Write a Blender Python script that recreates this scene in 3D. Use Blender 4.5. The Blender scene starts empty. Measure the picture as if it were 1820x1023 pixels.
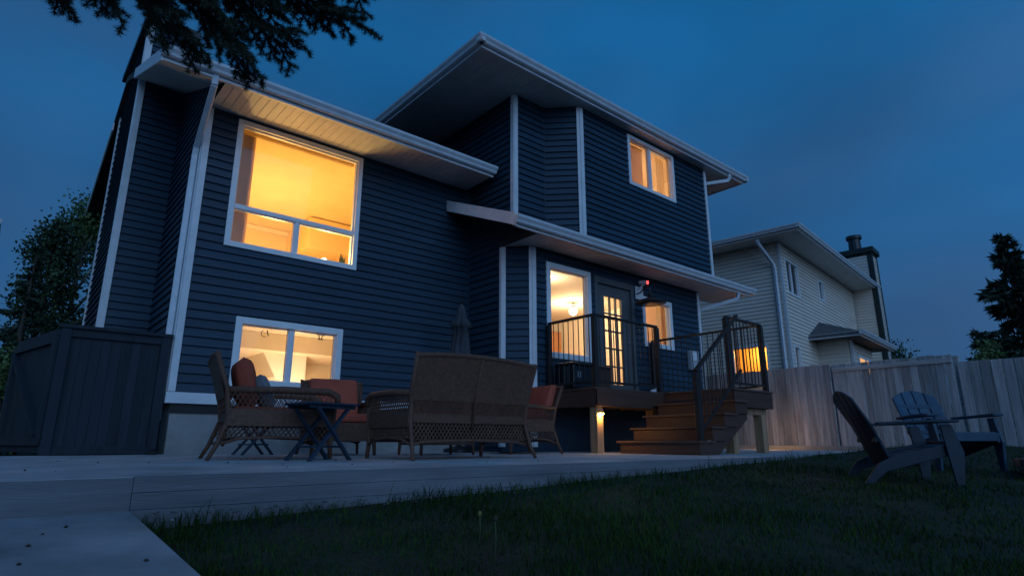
import bpy, math, random
import numpy as np
from mathutils import Vector, Matrix

random.seed(7); rng = np.random.default_rng(11)
SC = bpy.context.scene
COL = SC.collection
R = math.radians

# ------------------------------------------------------------------ camera, sky, sun, exposure
cam_d = bpy.data.cameras.new('camera'); cam = bpy.data.objects.new('camera', cam_d); COL.objects.link(cam)
cam.location = (0, 0, 0.165)
cam.rotation_euler = (R(90 + 14.465), 0, R(49.49 - 90))
cam_d.lens = 21.05; cam_d.sensor_width = 36; cam_d.clip_start = 0.05; cam_d.clip_end = 3000
SC.camera = cam

W = bpy.data.worlds.new('World'); SC.world = W; W.use_nodes = True
def build_world():
    nt = W.node_tree; N = nt.nodes; L = nt.links
    bg = N['Background']
    sky = N.new('ShaderNodeTexSky'); sky.sky_type = 'NISHITA'; sky.sun_disc = False
    sky.sun_elevation = R(-3.5); sky.sun_rotation = R(215); sky.altitude = 600; sky.ozone_density = 4.0
    tc = N.new('ShaderNodeTexCoord'); sep = N.new('ShaderNodeSeparateXYZ'); L.new(tc.outputs['Generated'], sep.inputs[0])
    ramp = N.new('ShaderNodeValToRGB'); L.new(sep.outputs['Z'], ramp.inputs[0])
    cr = ramp.color_ramp
    cr.elements[0].position = 0.0; cr.elements[0].color = (0.022, 0.070, 0.165, 1)
    cr.elements[1].position = 1.0; cr.elements[1].color = (0.004, 0.062, 0.185, 1)
    e = cr.elements.new(0.30); e.color = (0.016, 0.108, 0.275, 1)
    e = cr.elements.new(0.60); e.color = (0.008, 0.118, 0.315, 1)
    # thin cloud veil, soft and large
    mp = N.new('ShaderNodeMapping'); mp.inputs['Scale'].default_value = (1.3, 1.3, 3.2); L.new(tc.outputs['Generated'], mp.inputs[0])
    no = N.new('ShaderNodeTexNoise'); no.inputs['Scale'].default_value = 1.7; no.inputs['Detail'].default_value = 4.0; no.inputs['Roughness'].default_value = 0.5
    L.new(mp.outputs[0], no.inputs['Vector'])
    mr = N.new('ShaderNodeMapRange'); mr.inputs[1].default_value = 0.38; mr.inputs[2].default_value = 0.72; L.new(no.outputs['Fac'], mr.inputs[0])
    mix = N.new('ShaderNodeMix'); mix.data_type = 'RGBA'; mix.blend_type = 'MIX'
    sc_ = N.new('ShaderNodeMath'); sc_.operation = 'MULTIPLY'; sc_.inputs[1].default_value = 0.36; L.new(mr.outputs[0], sc_.inputs[0])
    L.new(sc_.outputs[0], mix.inputs['Factor']); L.new(ramp.outputs[0], mix.inputs[6])
    mix.inputs[7].default_value = (0.050, 0.092, 0.190, 1)
    n3 = N.new('ShaderNodeTexNoise'); n3.inputs['Scale'].default_value = 1.15; n3.inputs['Detail'].default_value = 3.0; mp3 = N.new('ShaderNodeMapping')
    mp3.inputs['Location'].default_value = (3.1, 0.4, 1.7); mp3.inputs['Scale'].default_value = (1.0, 1.0, 1.8); L.new(tc.outputs['Generated'], mp3.inputs[0]); L.new(mp3.outputs[0], n3.inputs['Vector'])
    mr3 = N.new('ShaderNodeMapRange'); mr3.inputs[1].default_value = 0.34; mr3.inputs[2].default_value = 0.66; mr3.inputs[3].default_value = 0.62; mr3.inputs[4].default_value = 1.16; L.new(n3.outputs['Fac'], mr3.inputs[0])
    vm = N.new('ShaderNodeVectorMath'); vm.operation = 'SCALE'; L.new(mix.outputs[2], vm.inputs[0]); L.new(mr3.outputs[0], vm.inputs['Scale'])
    add = N.new('ShaderNodeMix'); add.data_type = 'RGBA'; add.blend_type = 'ADD'; add.inputs['Factor'].default_value = 0.25
    L.new(vm.outputs[0], add.inputs[6]); L.new(sky.outputs[0], add.inputs[7])
    L.new(add.outputs[2], bg.inputs['Color']); bg.inputs['Strength'].default_value = 0.72
build_world()

sun_d = bpy.data.lights.new('sun', 'SUN'); sun = bpy.data.objects.new('sun', sun_d); COL.objects.link(sun)
sun_d.energy = 0.80; sun_d.angle = R(70); sun_d.color = (0.36, 0.61, 1.0)
sun.rotation_euler = (R(70), 0, R(-17)); sun.location = (-5, -8, 12)

vs = SC.view_settings
vs.view_transform = 'Standard'; vs.look = 'None'; vs.exposure = 0.5; vs.gamma = 1.0; vs.use_curve_mapping = False
SC.render.engine = 'CYCLES'
cy = SC.cycles
cy.use_denoising = True
try: cy.denoiser = 'OPENIMAGEDENOISE'
except Exception: pass
cy.max_bounces = 7; cy.diffuse_bounces = 4; cy.glossy_bounces = 3; cy.transparent_max_bounces = 12; cy.transmission_bounces = 4
cy.sample_clamp_indirect = 4.0; cy.caustics_reflective = False; cy.caustics_refractive = False
cy.use_light_tree = True

# ------------------------------------------------------------------ materials
M = {}
def mat(name, col, rough=0.6, var=0.12, nscale=6.0, bump=0.0, bscale=40.0, stretch=(1, 1, 1), metal=0.0, objrand=0.0, spec=0.4, col2=None, island=0.0):
    m = bpy.data.materials.new(name); m.use_nodes = True; nt = m.node_tree; N = nt.nodes; L = nt.links
    b = N['Principled BSDF']
    b.inputs['Roughness'].default_value = rough; b.inputs['Metallic'].default_value = metal
    b.inputs['Specular IOR Level'].default_value = spec
    tc = N.new('ShaderNodeTexCoord'); mp = N.new('ShaderNodeMapping'); mp.inputs['Scale'].default_value = stretch
    geo = N.new('ShaderNodeNewGeometry'); L.new(geo.outputs['Position'], mp.inputs[0])
    no = N.new('ShaderNodeTexNoise'); no.inputs['Scale'].default_value = nscale; no.inputs['Detail'].default_value = 6; no.inputs['Roughness'].default_value = 0.6
    L.new(mp.outputs[0], no.inputs['Vector'])
    mx = N.new('ShaderNodeMix'); mx.data_type = 'RGBA'
    c2 = col2 if col2 else tuple(c * (1 + 2.2 * var) for c in col)
    c1 = tuple(c * (1 - 1.6 * var) for c in col)
    mx.inputs[6].default_value = (*c1, 1); mx.inputs[7].default_value = (*c2, 1)
    mr = N.new('ShaderNodeMapRange'); mr.inputs[1].default_value = 0.28; mr.inputs[2].default_value = 0.72; L.new(no.outputs['Fac'], mr.inputs[0])
    L.new(mr.outputs[0], mx.inputs['Factor'])
    out = mx.outputs[2]
    if objrand or island:
        hs = N.new('ShaderNodeHueSaturation'); L.new(out, hs.inputs['Color'])
        src = N.new('ShaderNodeObjectInfo').outputs['Random'] if objrand else geo.outputs['Random Per Island']
        amt = objrand or island
        mr2 = N.new('ShaderNodeMapRange'); mr2.inputs[3].default_value = 1 - amt; mr2.inputs[4].default_value = 1 + amt; L.new(src, mr2.inputs[0])
        L.new(mr2.outputs[0], hs.inputs['Value']); out = hs.outputs[0]
    L.new(out, b.inputs['Base Color'])
    if bump:
        n2 = N.new('ShaderNodeTexNoise'); n2.inputs['Scale'].default_value = bscale; n2.inputs['Detail'].default_value = 5
        L.new(mp.outputs[0], n2.inputs['Vector'])
        bp = N.new('ShaderNodeBump'); bp.inputs['Strength'].default_value = bump; bp.inputs['Distance'].default_value = 0.01
        L.new(n2.outputs['Fac'], bp.inputs['Height']); L.new(bp.outputs[0], b.inputs['Normal'])
    M[name] = m; return m

mat('siding', (0.021, 0.046, 0.074), 0.48, 0.12, 2.2, 0.4, 45, (0.25, 0.25, 2.5), spec=0.35, objrand=0.13)
mat('trim', (0.70, 0.71, 0.73), 0.45, 0.05, 5, 0.06, 30)
mat('soffit', (0.62, 0.61, 0.60), 0.5, 0.05, 4, 0.05, 30)
mat('gutter', (0.62, 0.65, 0.69), 0.35, 0.06, 7, 0.04, 20)
mat('shingle', (0.045, 0.045, 0.05), 0.9, 0.3, 14, 0.8, 60)
mat('foundation', (0.30, 0.29, 0.28), 0.9, 0.14, 2.5, 0.6, 60)
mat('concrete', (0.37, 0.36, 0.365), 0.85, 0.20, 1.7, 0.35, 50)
mat('concrete_face', (0.165, 0.17, 0.185), 0.88, 0.24, 1.6, 0.45, 30, (0.35, 0.35, 4.0))  # darker than the slab top: shade on the face is put into the colour
mat('path', (0.26, 0.255, 0.265), 0.88, 0.20, 1.9, 0.4, 55)
mat('deck', (0.085, 0.040, 0.026), 0.6, 0.14, 3, 0.3, 40, (0.3, 0.3, 5), objrand=0.10)
mat('decking', (0.11, 0.054, 0.036), 0.55, 0.14, 3, 0.3, 40, (4, 0.3, 3), objrand=0.12)
mat('lumber', (0.38, 0.22, 0.12), 0.75, 0.2, 3, 0.4, 50, (5, 5, 0.35))
mat('rail', (0.026, 0.021, 0.019), 0.42, 0.10, 8, 0.05, 40)
mat('fence', (0.365, 0.36, 0.36), 0.88, 0.22, 2.6, 0.7, 36, (7, 7, 0.45), objrand=0.30)
mat('fence_rail', (0.42, 0.41, 0.40), 0.88, 0.18, 2.6, 0.5, 36, (3, 0.5, 8), objrand=0.1)
mat('stain', (0.020, 0.026, 0.036), 0.75, 0.18, 2.4, 0.5, 40, (6, 6, 0.4), objrand=0.16)
mat('bark', (0.055, 0.042, 0.033), 0.95, 0.25, 8, 0.9, 25, (2, 2, 0.5))
mat('pale_bark', (0.35, 0.34, 0.30), 0.9, 0.25, 5, 0.5, 25)
mat('leaf', (0.095, 0.150, 0.050), 0.6, 0.25, 3.0, island=0.45)
mat('dark_leaf', (0.042, 0.075, 0.032), 0.6, 0.25, 3.0, island=0.45)
mat('needle', (0.024, 0.044, 0.027), 0.55, 0.25, 3.0, island=0.40)
mat('soil', (0.016, 0.020, 0.009), 0.95, 0.3, 3.0, 0.6, 40)
mat('grass', (0.016, 0.056, 0.008), 0.8, 0.35, 1.1, island=0.6, col2=(0.044, 0.080, 0.016), spec=0.08)
mat('pebble', (0.13, 0.12, 0.115), 0.85, 0.3, 20, island=0.4)
mat('debris', (0.05, 0.035, 0.02), 0.9, 0.3, 20, island=0.4)
mat('cushion', (0.40, 0.080, 0.045), 0.9, 0.12, 5, 0.35, 160)
mat('grey_fabric', (0.22, 0.22, 0.24), 0.9, 0.1, 5, 0.3, 160)
mat('table_blue', (0.022, 0.036, 0.060), 0.5, 0.12, 5, 0.15, 40)
mat('adirondack_shaded', (0.011, 0.024, 0.040), 0.5, 0.22, 3, 0.08, 60)  # same blue plastic as adirondack, with the shade on its back put into the colour
mat('adirondack', (0.018, 0.060, 0.105), 0.5, 0.22, 3, 0.08, 60)
mat('umbrella', (0.055, 0.060, 0.070), 0.9, 0.15, 5, 0.2, 80)
mat('black', (0.012, 0.012, 0.013), 0.4, 0.1, 5)
mat('black_gloss', (0.012, 0.013, 0.015), 0.12, 0.1, 5, spec=0.6)
mat('galv', (0.045, 0.048, 0.05), 0.4, 0.15, 8, metal=0.6)
mat('white_plastic', (0.72, 0.72, 0.72), 0.4, 0.03, 8)
mat('grey_box', (0.42, 0.44, 0.47), 0.5, 0.05, 8)
mat('vinyl', (0.78, 0.79, 0.80), 0.35, 0.03, 5)
mat('door', (0.105, 0.110, 0.115), 0.45, 0.06, 3, 0.06, 30)
mat('door_bar', (0.10, 0.10, 0.105), 0.45, 0.05, 5)
mat('nbr_siding', (0.76, 0.65, 0.55), 0.6, 0.06, 2.0, 0.25, 40, (0.3, 0.3, 2.5))
mat('nbr_trim', (0.60, 0.60, 0.60), 0.5, 0.05, 5)
mat('nbr_green', (0.020, 0.032, 0.030), 0.6, 0.1, 5)
mat('nbr_roof', (0.10, 0.10, 0.105), 0.9, 0.25, 9, 0.6, 50)
mat('wall_yellow', (0.82, 0.66, 0.38), 0.8, 0.03, 2.0)
mat('wall_cream', (0.76, 0.66, 0.50), 0.8, 0.03, 2.0)
mat('wall_white', (0.78, 0.73, 0.64), 0.8, 0.03, 2.0)
mat('wood_cab', (0.42, 0.20, 0.08), 0.4, 0.14, 2.0, 0.1, 20, (3, 3, 0.4))
mat('steel', (0.40, 0.41, 0.43), 0.35, 0.05, 3, metal=0.7)
mat('blind', (0.66, 0.56, 0.42), 0.8, 0.05, 4, objrand=0.06)
mat('peach_blind', (0.74, 0.50, 0.34), 0.85, 0.04, 4)
mat('curtain', (0.80, 0.68, 0.46), 0.85, 0.05, 4)
mat('plant', (0.03, 0.05, 0.02), 0.6, 0.2, 5)
mat('brick_red', (0.20, 0.085, 0.065), 0.9, 0.2, 7, 0.6, 50, objrand=0.2)
mat('petal', (0.16, 0.14, 0.04), 0.7, 0.1, 9)
mat('stalk', (0.06, 0.09, 0.035), 0.7, 0.1, 9)
mat('speck', (0.03, 0.03, 0.03), 0.9, 0.2, 9)

def wicker_mat():
    m = mat('wicker', (0.150, 0.070, 0.044), 0.62, 0.18, 30, island=0.25)
    nt = m.node_tree; N = nt.nodes; L = nt.links; b = N['Principled BSDF']
    tc = N.new('ShaderNodeTexCoord')
    br = N.new('ShaderNodeTexBrick'); br.inputs['Scale'].default_value = 22
    br.inputs['Mortar Size'].default_value = 0.028; br.inputs['Brick Width'].default_value = 0.55; br.inputs['Row Height'].default_value = 0.22
    br.inputs['Color1'].default_value = (1, 1, 1, 1); br.inputs['Color2'].default_value = (0.75, 0.75, 0.75, 1); br.inputs['Mortar'].default_value = (0, 0, 0, 1)
    sx = N.new('ShaderNodeSeparateXYZ'); cb = N.new('ShaderNodeCombineXYZ'); L.new(tc.outputs['Object'], sx.inputs[0])
    ad = N.new('ShaderNodeMath'); L.new(sx.outputs[0], ad.inputs[0]); L.new(sx.outputs[1], ad.inputs[1])
    L.new(ad.outputs[0], cb.inputs[0]); L.new(sx.outputs[2], cb.inputs[1]); L.new(cb.outputs[0], br.inputs['Vector'])
    bp = N.new('ShaderNodeBump'); bp.inputs['Strength'].default_value = 0.9; bp.inputs['Distance'].default_value = 0.008
    L.new(br.outputs['Color'], bp.inputs['Height']); L.new(bp.outputs[0], b.inputs['Normal'])
wicker_mat()

def glass_mat():
    m = bpy.data.materials.new('glass'); m.use_nodes = True; nt = m.node_tree; N = nt.nodes; L = nt.links
    for n in list(N):
        if n.type == 'BSDF_PRINCIPLED': N.remove(n)
    tr = N.new('ShaderNodeBsdfTransparent'); tr.inputs[0].default_value = (0.96, 0.96, 0.95, 1)
    gl = N.new('ShaderNodeBsdfGlossy'); gl.inputs['Roughness'].default_value = 0.02
    fr = N.new('ShaderNodeFresnel'); fr.inputs[0].default_value = 1.5
    mx = N.new('ShaderNodeMixShader'); L.new(fr.outputs[0], mx.inputs[0]); L.new(tr.outputs[0], mx.inputs[1]); L.new(gl.outputs[0], mx.inputs[2])
    L.new(mx.outputs[0], N['Material Output'].inputs[0]); M['glass'] = m
glass_mat()
def cloth_mat(name, col):
    m = mat(name, col, 0.85, 0.04, 4); nt = m.node_tree; N = nt.nodes; L = nt.links
    tl = N.new('ShaderNodeBsdfTranslucent'); tl.inputs[0].default_value = (*col, 1); mx = N.new('ShaderNodeMixShader'); mx.inputs[0].default_value = 0.6
    L.new(N['Principled BSDF'].outputs[0], mx.inputs[1]); L.new(tl.outputs[0], mx.inputs[2]); L.new(mx.outputs[0], N['Material Output'].inputs[0])
cloth_mat('peach_cloth', (0.72, 0.56, 0.40)); cloth_mat('curtain', (0.85, 0.70, 0.44)); cloth_mat('blind', (0.70, 0.58, 0.42))
def emis(name, col, s):
    m = bpy.data.materials.new(name); m.use_nodes = True; b = m.node_tree.nodes['Principled BSDF']
    b.inputs['Base Color'].default_value = (*col, 1); b.inputs['Emission Color'].default_value = (*col, 1); b.inputs['Emission Strength'].default_value = s
    M[name] = m
emis('bulb', (1.0, 0.78, 0.45), 14); emis('led', (1.0, 0.62, 0.15), 30); emis('red_led', (1.0, 0.06, 0.05), 2.2); emis('amber_pane', (1.0, 0.46, 0.14), 0.55)

# ------------------------------------------------------------------ mesh helpers
OFF = {}
class MB:
    def __init__(s): s.v = []; s.f = []; s.smooth = False
    def add(s, vs_, fs):
        o = len(s.v); s.v += [tuple(map(float, p)) for p in vs_]; s.f += [tuple(i + o for i in q) for q in fs]; return s
    def box(s, x0, x1, y0, y1, z0, z1):
        return s.add([(x0,y0,z0),(x1,y0,z0),(x1,y1,z0),(x0,y1,z0),(x0,y0,z1),(x1,y0,z1),(x1,y1,z1),(x0,y1,z1)],
                     [(0,3,2,1),(4,5,6,7),(0,1,5,4),(1,2,6,5),(2,3,7,6),(3,0,4,7)])
    def bar(s, p, q, w, t, up=(0,0,1)):
        p, q = Vector(p), Vector(q); d = (q - p).normalized(); u = Vector(up)
        a = d.cross(u)
        if a.length < 1e-4: a = d.cross(Vector((1,0,0)))
        a.normalize(); b = a.cross(d).normalized(); a *= w / 2; b *= t / 2
        return s.add([p-a-b, p+a-b, p+a+b, p-a+b, q-a-b, q+a-b, q+a+b, q-a+b],
                     [(0,1,2,3),(7,6,5,4),(0,4,5,1),(1,5,6,2),(2,6,7,3),(3,7,4,0)])
    def tube(s, pts, r, n=8, cap=True):
        pts = [Vector(p) for p in pts]; rs = r if isinstance(r, (list, tuple)) else [r] * len(pts)
        o = len(s.v); ref = None
        for i, p in enumerate(pts):
            d = (pts[min(i+1, len(pts)-1)] - pts[max(i-1, 0)]).normalized()
            if ref is None:
                ref = d.orthogonal().normalized()
            else:
                ref = (ref - d * ref.dot(d))
                ref = ref.normalized() if ref.length > 1e-5 else d.orthogonal().normalized()
            b = d.cross(ref)
            for k in range(n):
                a = 2*math.pi*k/n; s.v.append(tuple(p + (ref*math.cos(a) + b*math.sin(a)) * rs[i]))
        for i in range(len(pts)-1):
            for k in range(n):
                a, b_ = o+i*n+k, o+i*n+(k+1) % n; s.f.append((a, b_, b_+n, a+n))
        if cap:
            s.f.append(tuple(o+k for k in range(n))[::-1]); e = o+(len(pts)-1)*n; s.f.append(tuple(e+k for k in range(n)))
        return s
    def prism(s, prof, fn0, fn1):      # prof: 2-D points; fn: (u,v)->xyz at each end
        n = len(prof); a = [fn0(*p) for p in prof]; b = [fn1(*p) for p in prof]
        return s.add(a + b, [tuple(range(n))[::-1], tuple(range(n, 2*n))] + [(i, (i+1) % n, n+(i+1) % n, n+i) for i in range(n)])
    def lathe(s, c, prof, n=16):       # prof: (r,z)
        o = len(s.v)
        for r, z in prof:
            for k in range(n): a = 2*math.pi*k/n; s.v.append((c[0]+r*math.cos(a), c[1]+r*math.sin(a), c[2]+z))
        for i in range(len(prof)-1):
            for k in range(n): a = o+i*n+k; b = o+i*n+(k+1) % n; s.f.append((a, b, b+n, a+n))
        s.f.append(tuple(o+k for k in range(n))[::-1]); e = o+(len(prof)-1)*n; s.f.append(tuple(e+k for k in range(n)))
        return s
    def build(s, name, m, parent=None, smooth=False, kind=None, bevel=0, subd=0):
        c = np.array(s.v).mean(0); me = bpy.data.meshes.new(name)
        me.from_pydata([(p[0]-c[0], p[1]-c[1], p[2]-c[2]) for p in s.v], [], s.f); me.update()
        me.materials.append(M[m] if isinstance(m, str) else m)
        if smooth or s.smooth: me.polygons.foreach_set('use_smooth', [True]*len(me.polygons))
        return place(me, name, c, parent, kind, bevel, subd)
def place(me, name, c, parent=None, kind=None, bevel=0, subd=0):
    o = bpy.data.objects.new(name, me); COL.objects.link(o); o.location = c
    OFF[o.name] = Vector(c)
    if parent is not None:
        o.parent = parent; o.matrix_parent_inverse = Matrix.Translation(-OFF[parent.name])
    if kind: o['kind'] = kind
    if bevel:
        b = o.modifiers.new('bevel', 'BEVEL'); b.width = bevel; b.segments = 2; b.limit_method = 'ANGLE'
    if subd:
        b = o.modifiers.new('sub', 'SUBSURF'); b.levels = subd; b.render_levels = subd
    return o
def tag(o, label, cat, group=None, kind=None):
    o['label'] = label; o['category'] = cat
    if group: o['group'] = group
    if kind: o['kind'] = kind
    return o
def thing(name, label, cat, loc=(0,0,0), rotz=0, group=None, local=False):
    o = bpy.data.objects.new(name, None); COL.objects.link(o); o.location = loc; o.rotation_euler = (0,0,rotz)
    o.empty_display_size = 0.1
    OFF[o.name] = Vector((0,0,0)) if local else Vector(loc)
    return tag(o, label, cat, group)
def struct(o): o['kind'] = 'structure'; return o
def lamp(name, loc, power, col, r=0.06, parent=None):
    d = bpy.data.lights.new(name, 'POINT'); d.energy = power; d.color = col; d.shadow_soft_size = r
    o = bpy.data.objects.new(name, d); COL.objects.link(o); o.location = loc
    if parent is not None: o.parent = parent; o.matrix_parent_inverse = Matrix.Translation(-OFF[parent.name])
    return o
class Plane:
    """wall frame: a along d, o outward along n, z up"""
    def __init__(s, A, d, n, L): s.A = Vector((*A, 0)); s.d = Vector((*d, 0)).normalized(); s.n = Vector((*n, 0)).normalized(); s.L = L
    def p(s, a, o, z): q = s.A + s.d*a + s.n*o; return (q.x, q.y, z)
    def box(s, mb, a0, a1, o0, o1, z0, z1):
        P = s.p
        return mb.add([P(a0,o0,z0),P(a1,o0,z0),P(a1,o1,z0),P(a0,o1,z0),P(a0,o0,z1),P(a1,o0,z1),P(a1,o1,z1),P(a0,o1,z1)],
                      [(0,3,2,1),(4,5,6,7),(0,1,5,4),(1,2,6,5),(2,3,7,6),(3,0,4,7)])

# ------------------------------------------------------------------ ground
def lawn_z(x, y): return -0.27 + 0.032*x - 0.08*(3.63 - y)
def patio_z(y): return 0.006*(y - 3.63)
g = MB(); g.add([(-900,-900,-1.2),(1200,-900,-1.2),(1200,1200,-1.2),(-900,1200,-1.2)], [(0,1,2,3)])
struct(g.build('ground', 'soil'))
def grid_sheet(name, x0, x1, y0, y1, nx, ny, fz, m):
    xs = np.linspace(x0, x1, nx); ys = np.linspace(y0, y1, ny); mb = MB()
    mb.v = [(x, y, fz(x, y)) for y in ys for x in xs]
    mb.f = [(j*nx+i, j*nx+i+1, (j+1)*nx+i+1, (j+1)*nx+i) for j in range(ny-1) for i in range(nx-1)]
    return struct(mb.build(name, m))
grid_sheet('lawn', -9, 40, -12, 3.66, 110, 60, lambda x, y: lawn_z(min(x, 14), y) + 0.012*math.sin(3*x+1.3*y)*math.cos(2.3*y), 'soil')
grid_sheet('side_yard', 13.2, 60, 3.6, 60, 60, 60, lambda x, y: -0.06 + 0.01*math.sin(x), 'soil')
grid_sheet('rear_yard', -40, 1.7, 8.6, 60, 40, 40, lambda x, y: -0.05 + 0.01*math.sin(x+y), 'soil')
# patio slab with a step face towards the lawn
mb = MB(); x0, x1 = 0.60, 13.4
mb.add([(x0,3.63,-0.8),(x1,3.63,-0.8),(x1,3.63,0),(x0,3.63,0),(x0,8.44,patio_z(8.44)),(x1,8.44,patio_z(8.44)),(x0,8.44,-0.8),(x1,8.44,-0.8)],
       [(3,2,5,4),(0,3,4,6),(1,7,5,2),(6,4,5,7)])
mb2 = MB().add([(x0,3.63,-0.8),(x1,3.63,-0.8),(x1,3.63,0),(x0,3.63,0)], [(0,1,2,3)])
pat = struct(mb.build('patio', 'concrete'))
# the poured face: three lifts with thin seams
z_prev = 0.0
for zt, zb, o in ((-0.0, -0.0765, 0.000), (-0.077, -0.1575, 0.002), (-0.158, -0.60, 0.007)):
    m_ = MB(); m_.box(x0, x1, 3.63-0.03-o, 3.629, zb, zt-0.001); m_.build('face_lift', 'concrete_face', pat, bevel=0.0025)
mb = MB(); xa, xb = -7.5, 0.599
mb.add([(xa,3.618,-0.8),(xb,3.618,-0.8),(xb,3.618,0),(xa,3.618,0),(xa,8.44,patio_z(8.44)),(xb,8.44,patio_z(8.44)),(xa,8.44,-0.8),(xb,8.44,-0.8)], [(3,2,5,4),(0,1,2,3),(0,3,4,6),(1,7,5,2),(6,4,5,7)])
pl = struct(mb.build('patio_landing', 'concrete'))
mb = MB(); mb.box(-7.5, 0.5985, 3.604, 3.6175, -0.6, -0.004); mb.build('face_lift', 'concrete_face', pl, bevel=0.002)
mb = MB(); mb.add([(-1.05,-6,-0.78),(0.60,-6,-0.78),(0.60,3.615,-0.16),(-1.05,3.615,-0.16),(-1.05,-6,-1.2),(0.60,-6,-1.2),(0.60,3.615,-1.0),(-1.05,3.615,-1.0)],
       [(0,1,2,3),(1,5,6,2),(0,3,7,4),(2,6,7,3),(0,4,5,1)])
struct(mb.build('path', 'path'))

# ------------------------------------------------------------------ house
HX, HY = 6.3, 9.0
house = thing('house', 'navy lap-sided two-storey house with white trim, lit windows and rear deck door', 'house', (HX, HY, 0))
EXP = 0.117
def siding(wall, P, z0, z1, holes=(), clip=None, joined=False, m='siding'):
    cache = {}; J = MB(); zc = z0
    while zc < z1 - 0.01:
        zt = min(zc + EXP, z1); a_lo, a_hi = (0, P.L) if clip is None else clip(zc, zt)
        if a_hi - a_lo < 0.02: zc = zt; continue
        segs = [(a_lo, a_hi, zc, zt)]
        for (h0, h1, k0, k1) in holes:
            new = []
            for (a0, a1, b0, b1) in segs:
                if h1 <= a0 or h0 >= a1 or k1 <= b0 or k0 >= b1: new.append((a0, a1, b0, b1)); continue
                if h0 > a0: new.append((a0, h0, b0, b1))
                if h1 < a1: new.append((h1, a1, b0, b1))
                lo, hi = max(a0, h0), min(a1, h1)
                if k0 - b0 > 0.008: new.append((lo, hi, b0, k0))
                if b1 - k1 > 0.008: new.append((lo, hi, k1, b1))
            segs = new
        if not joined and P.L > 3:
            cut = P.L*(0.30+0.4*((zc*37.7) % 1.0)); new = []
            for (a0, a1, b0, b1) in segs:
                if a1-a0 > 2.6 and a0+0.5 < cut < a1-0.5: new += [(a0, cut-0.0012, b0, b1), (cut+0.0012, a1, b0, b1)]
                else: new.append((a0, a1, b0, b1))
            segs = new
        for (a0, a1, b0, b1) in segs:
            if a1 - a0 < 0.01: continue
            f0 = (b0 - zc)/EXP; f1 = (b1 - zc)/EXP
            o0 = 0.031 - 0.026*f0; o1 = 0.031 - 0.026*f1
            prof = [(0.001, b0), (o0 - 0.003, b0), (o0, b0 + 0.003), (o0 - 0.001, b0 + 0.012), (o1, b1), (0.001, b1)]
            if joined: J.prism(prof, lambda o, z: P.p(a0, o, z), lambda o, z: P.p(a1, o, z)); continue
            key = (round(a1-a0, 4), round(b1-b0, 4), round(f0, 3))
            c = Vector(P.p((a0+a1)/2, 0, b0))
            if key not in cache:
                mb = MB(); mb.prism(prof, lambda o, z: P.p(a0, o, z), lambda o, z: P.p(a1, o, z))
                me = bpy.data.meshes.new('siding_board'); me.from_pydata([tuple(Vector(q) - c) for q in mb.v], [], mb.f); me.materials.append(M[m]); cache[key] = me
            place(cache[key], 'siding_board', c, wall)
        zc = zt
    if joined and J.v: J.build('siding', m, wall, kind='stuff')
def wall_mesh(P, z0, z1, holes=(), th=0.13, m='siding', name='wall', parent=house):
    As = sorted({0, P.L, *[h for q in holes for h in q[:2]]}); Zs = sorted({z0, z1, *[h for q in holes for h in q[2:]]}); mb = MB()
    for i in range(len(As)-1):
        for j in range(len(Zs)-1):
            ac, zc = (As[i]+As[i+1])/2, (Zs[j]+Zs[j+1])/2
            if any(h[0] < ac < h[1] and h[2] < zc < h[3] for h in holes): continue
            P.box(mb, As[i], As[i+1], -th, 0, Zs[j], Zs[j+1])
    return mb.build(name, m, parent)
def corner_trim(P, a, z0, z1, w=0.085, o=0.042, side=1, m='trim', parent=house):
    mb = MB(); P.box(mb, a if side > 0 else a-w, a+w if side > 0 else a, -0.01, o, z0, z1); return mb.build('corner_trim', m, parent, bevel=0.004)

# frames
WF = Plane((1.63, 8.37), (1,0), (0,-1), 4.52)
WL = Plane((1.63, 10.40), (0,-1), (-1,0), 2.03)
CF = Plane((1.00, 10.40), (1,0), (0,-1), 0.63)
CL = Plane((1.00, 12.55), (0,-1), (-1,0), 2.15)
ML = Plane((6.15, 16.0), (0,-1), (-1,0), 9.5)
UR = Plane((6.15, 7.14), (1,0), (0,-1), 0.72)
U45 = Plane((6.87, 7.14), (0.45,-0.46), (-0.46,-0.45), math.hypot(0.45, 0.46))
UM = Plane((7.32, 6.68), (1,0), (0,-1), 4.08)
L45 = Plane((6.15, 7.44), (0.34,-0.35), (-0.35,-0.34), math.hypot(0.34, 0.35))
LM = Plane((6.49, 7.09), (1,0), (0,-1), 4.91)
H_up = (0.39, 2.32, 2.74, 4.63); H_low = (0.66, 2.18, 0.876, 1.80)
H_bed = (1.35, 2.88, 5.00, 6.07)
H_k = (0.31, 1.42, 1.52, 3.165); H_door = (1.53, 2.67, 0.96, 3.14); H_k2 = (2.91, 3.89, 1.97, 2.97)

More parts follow.
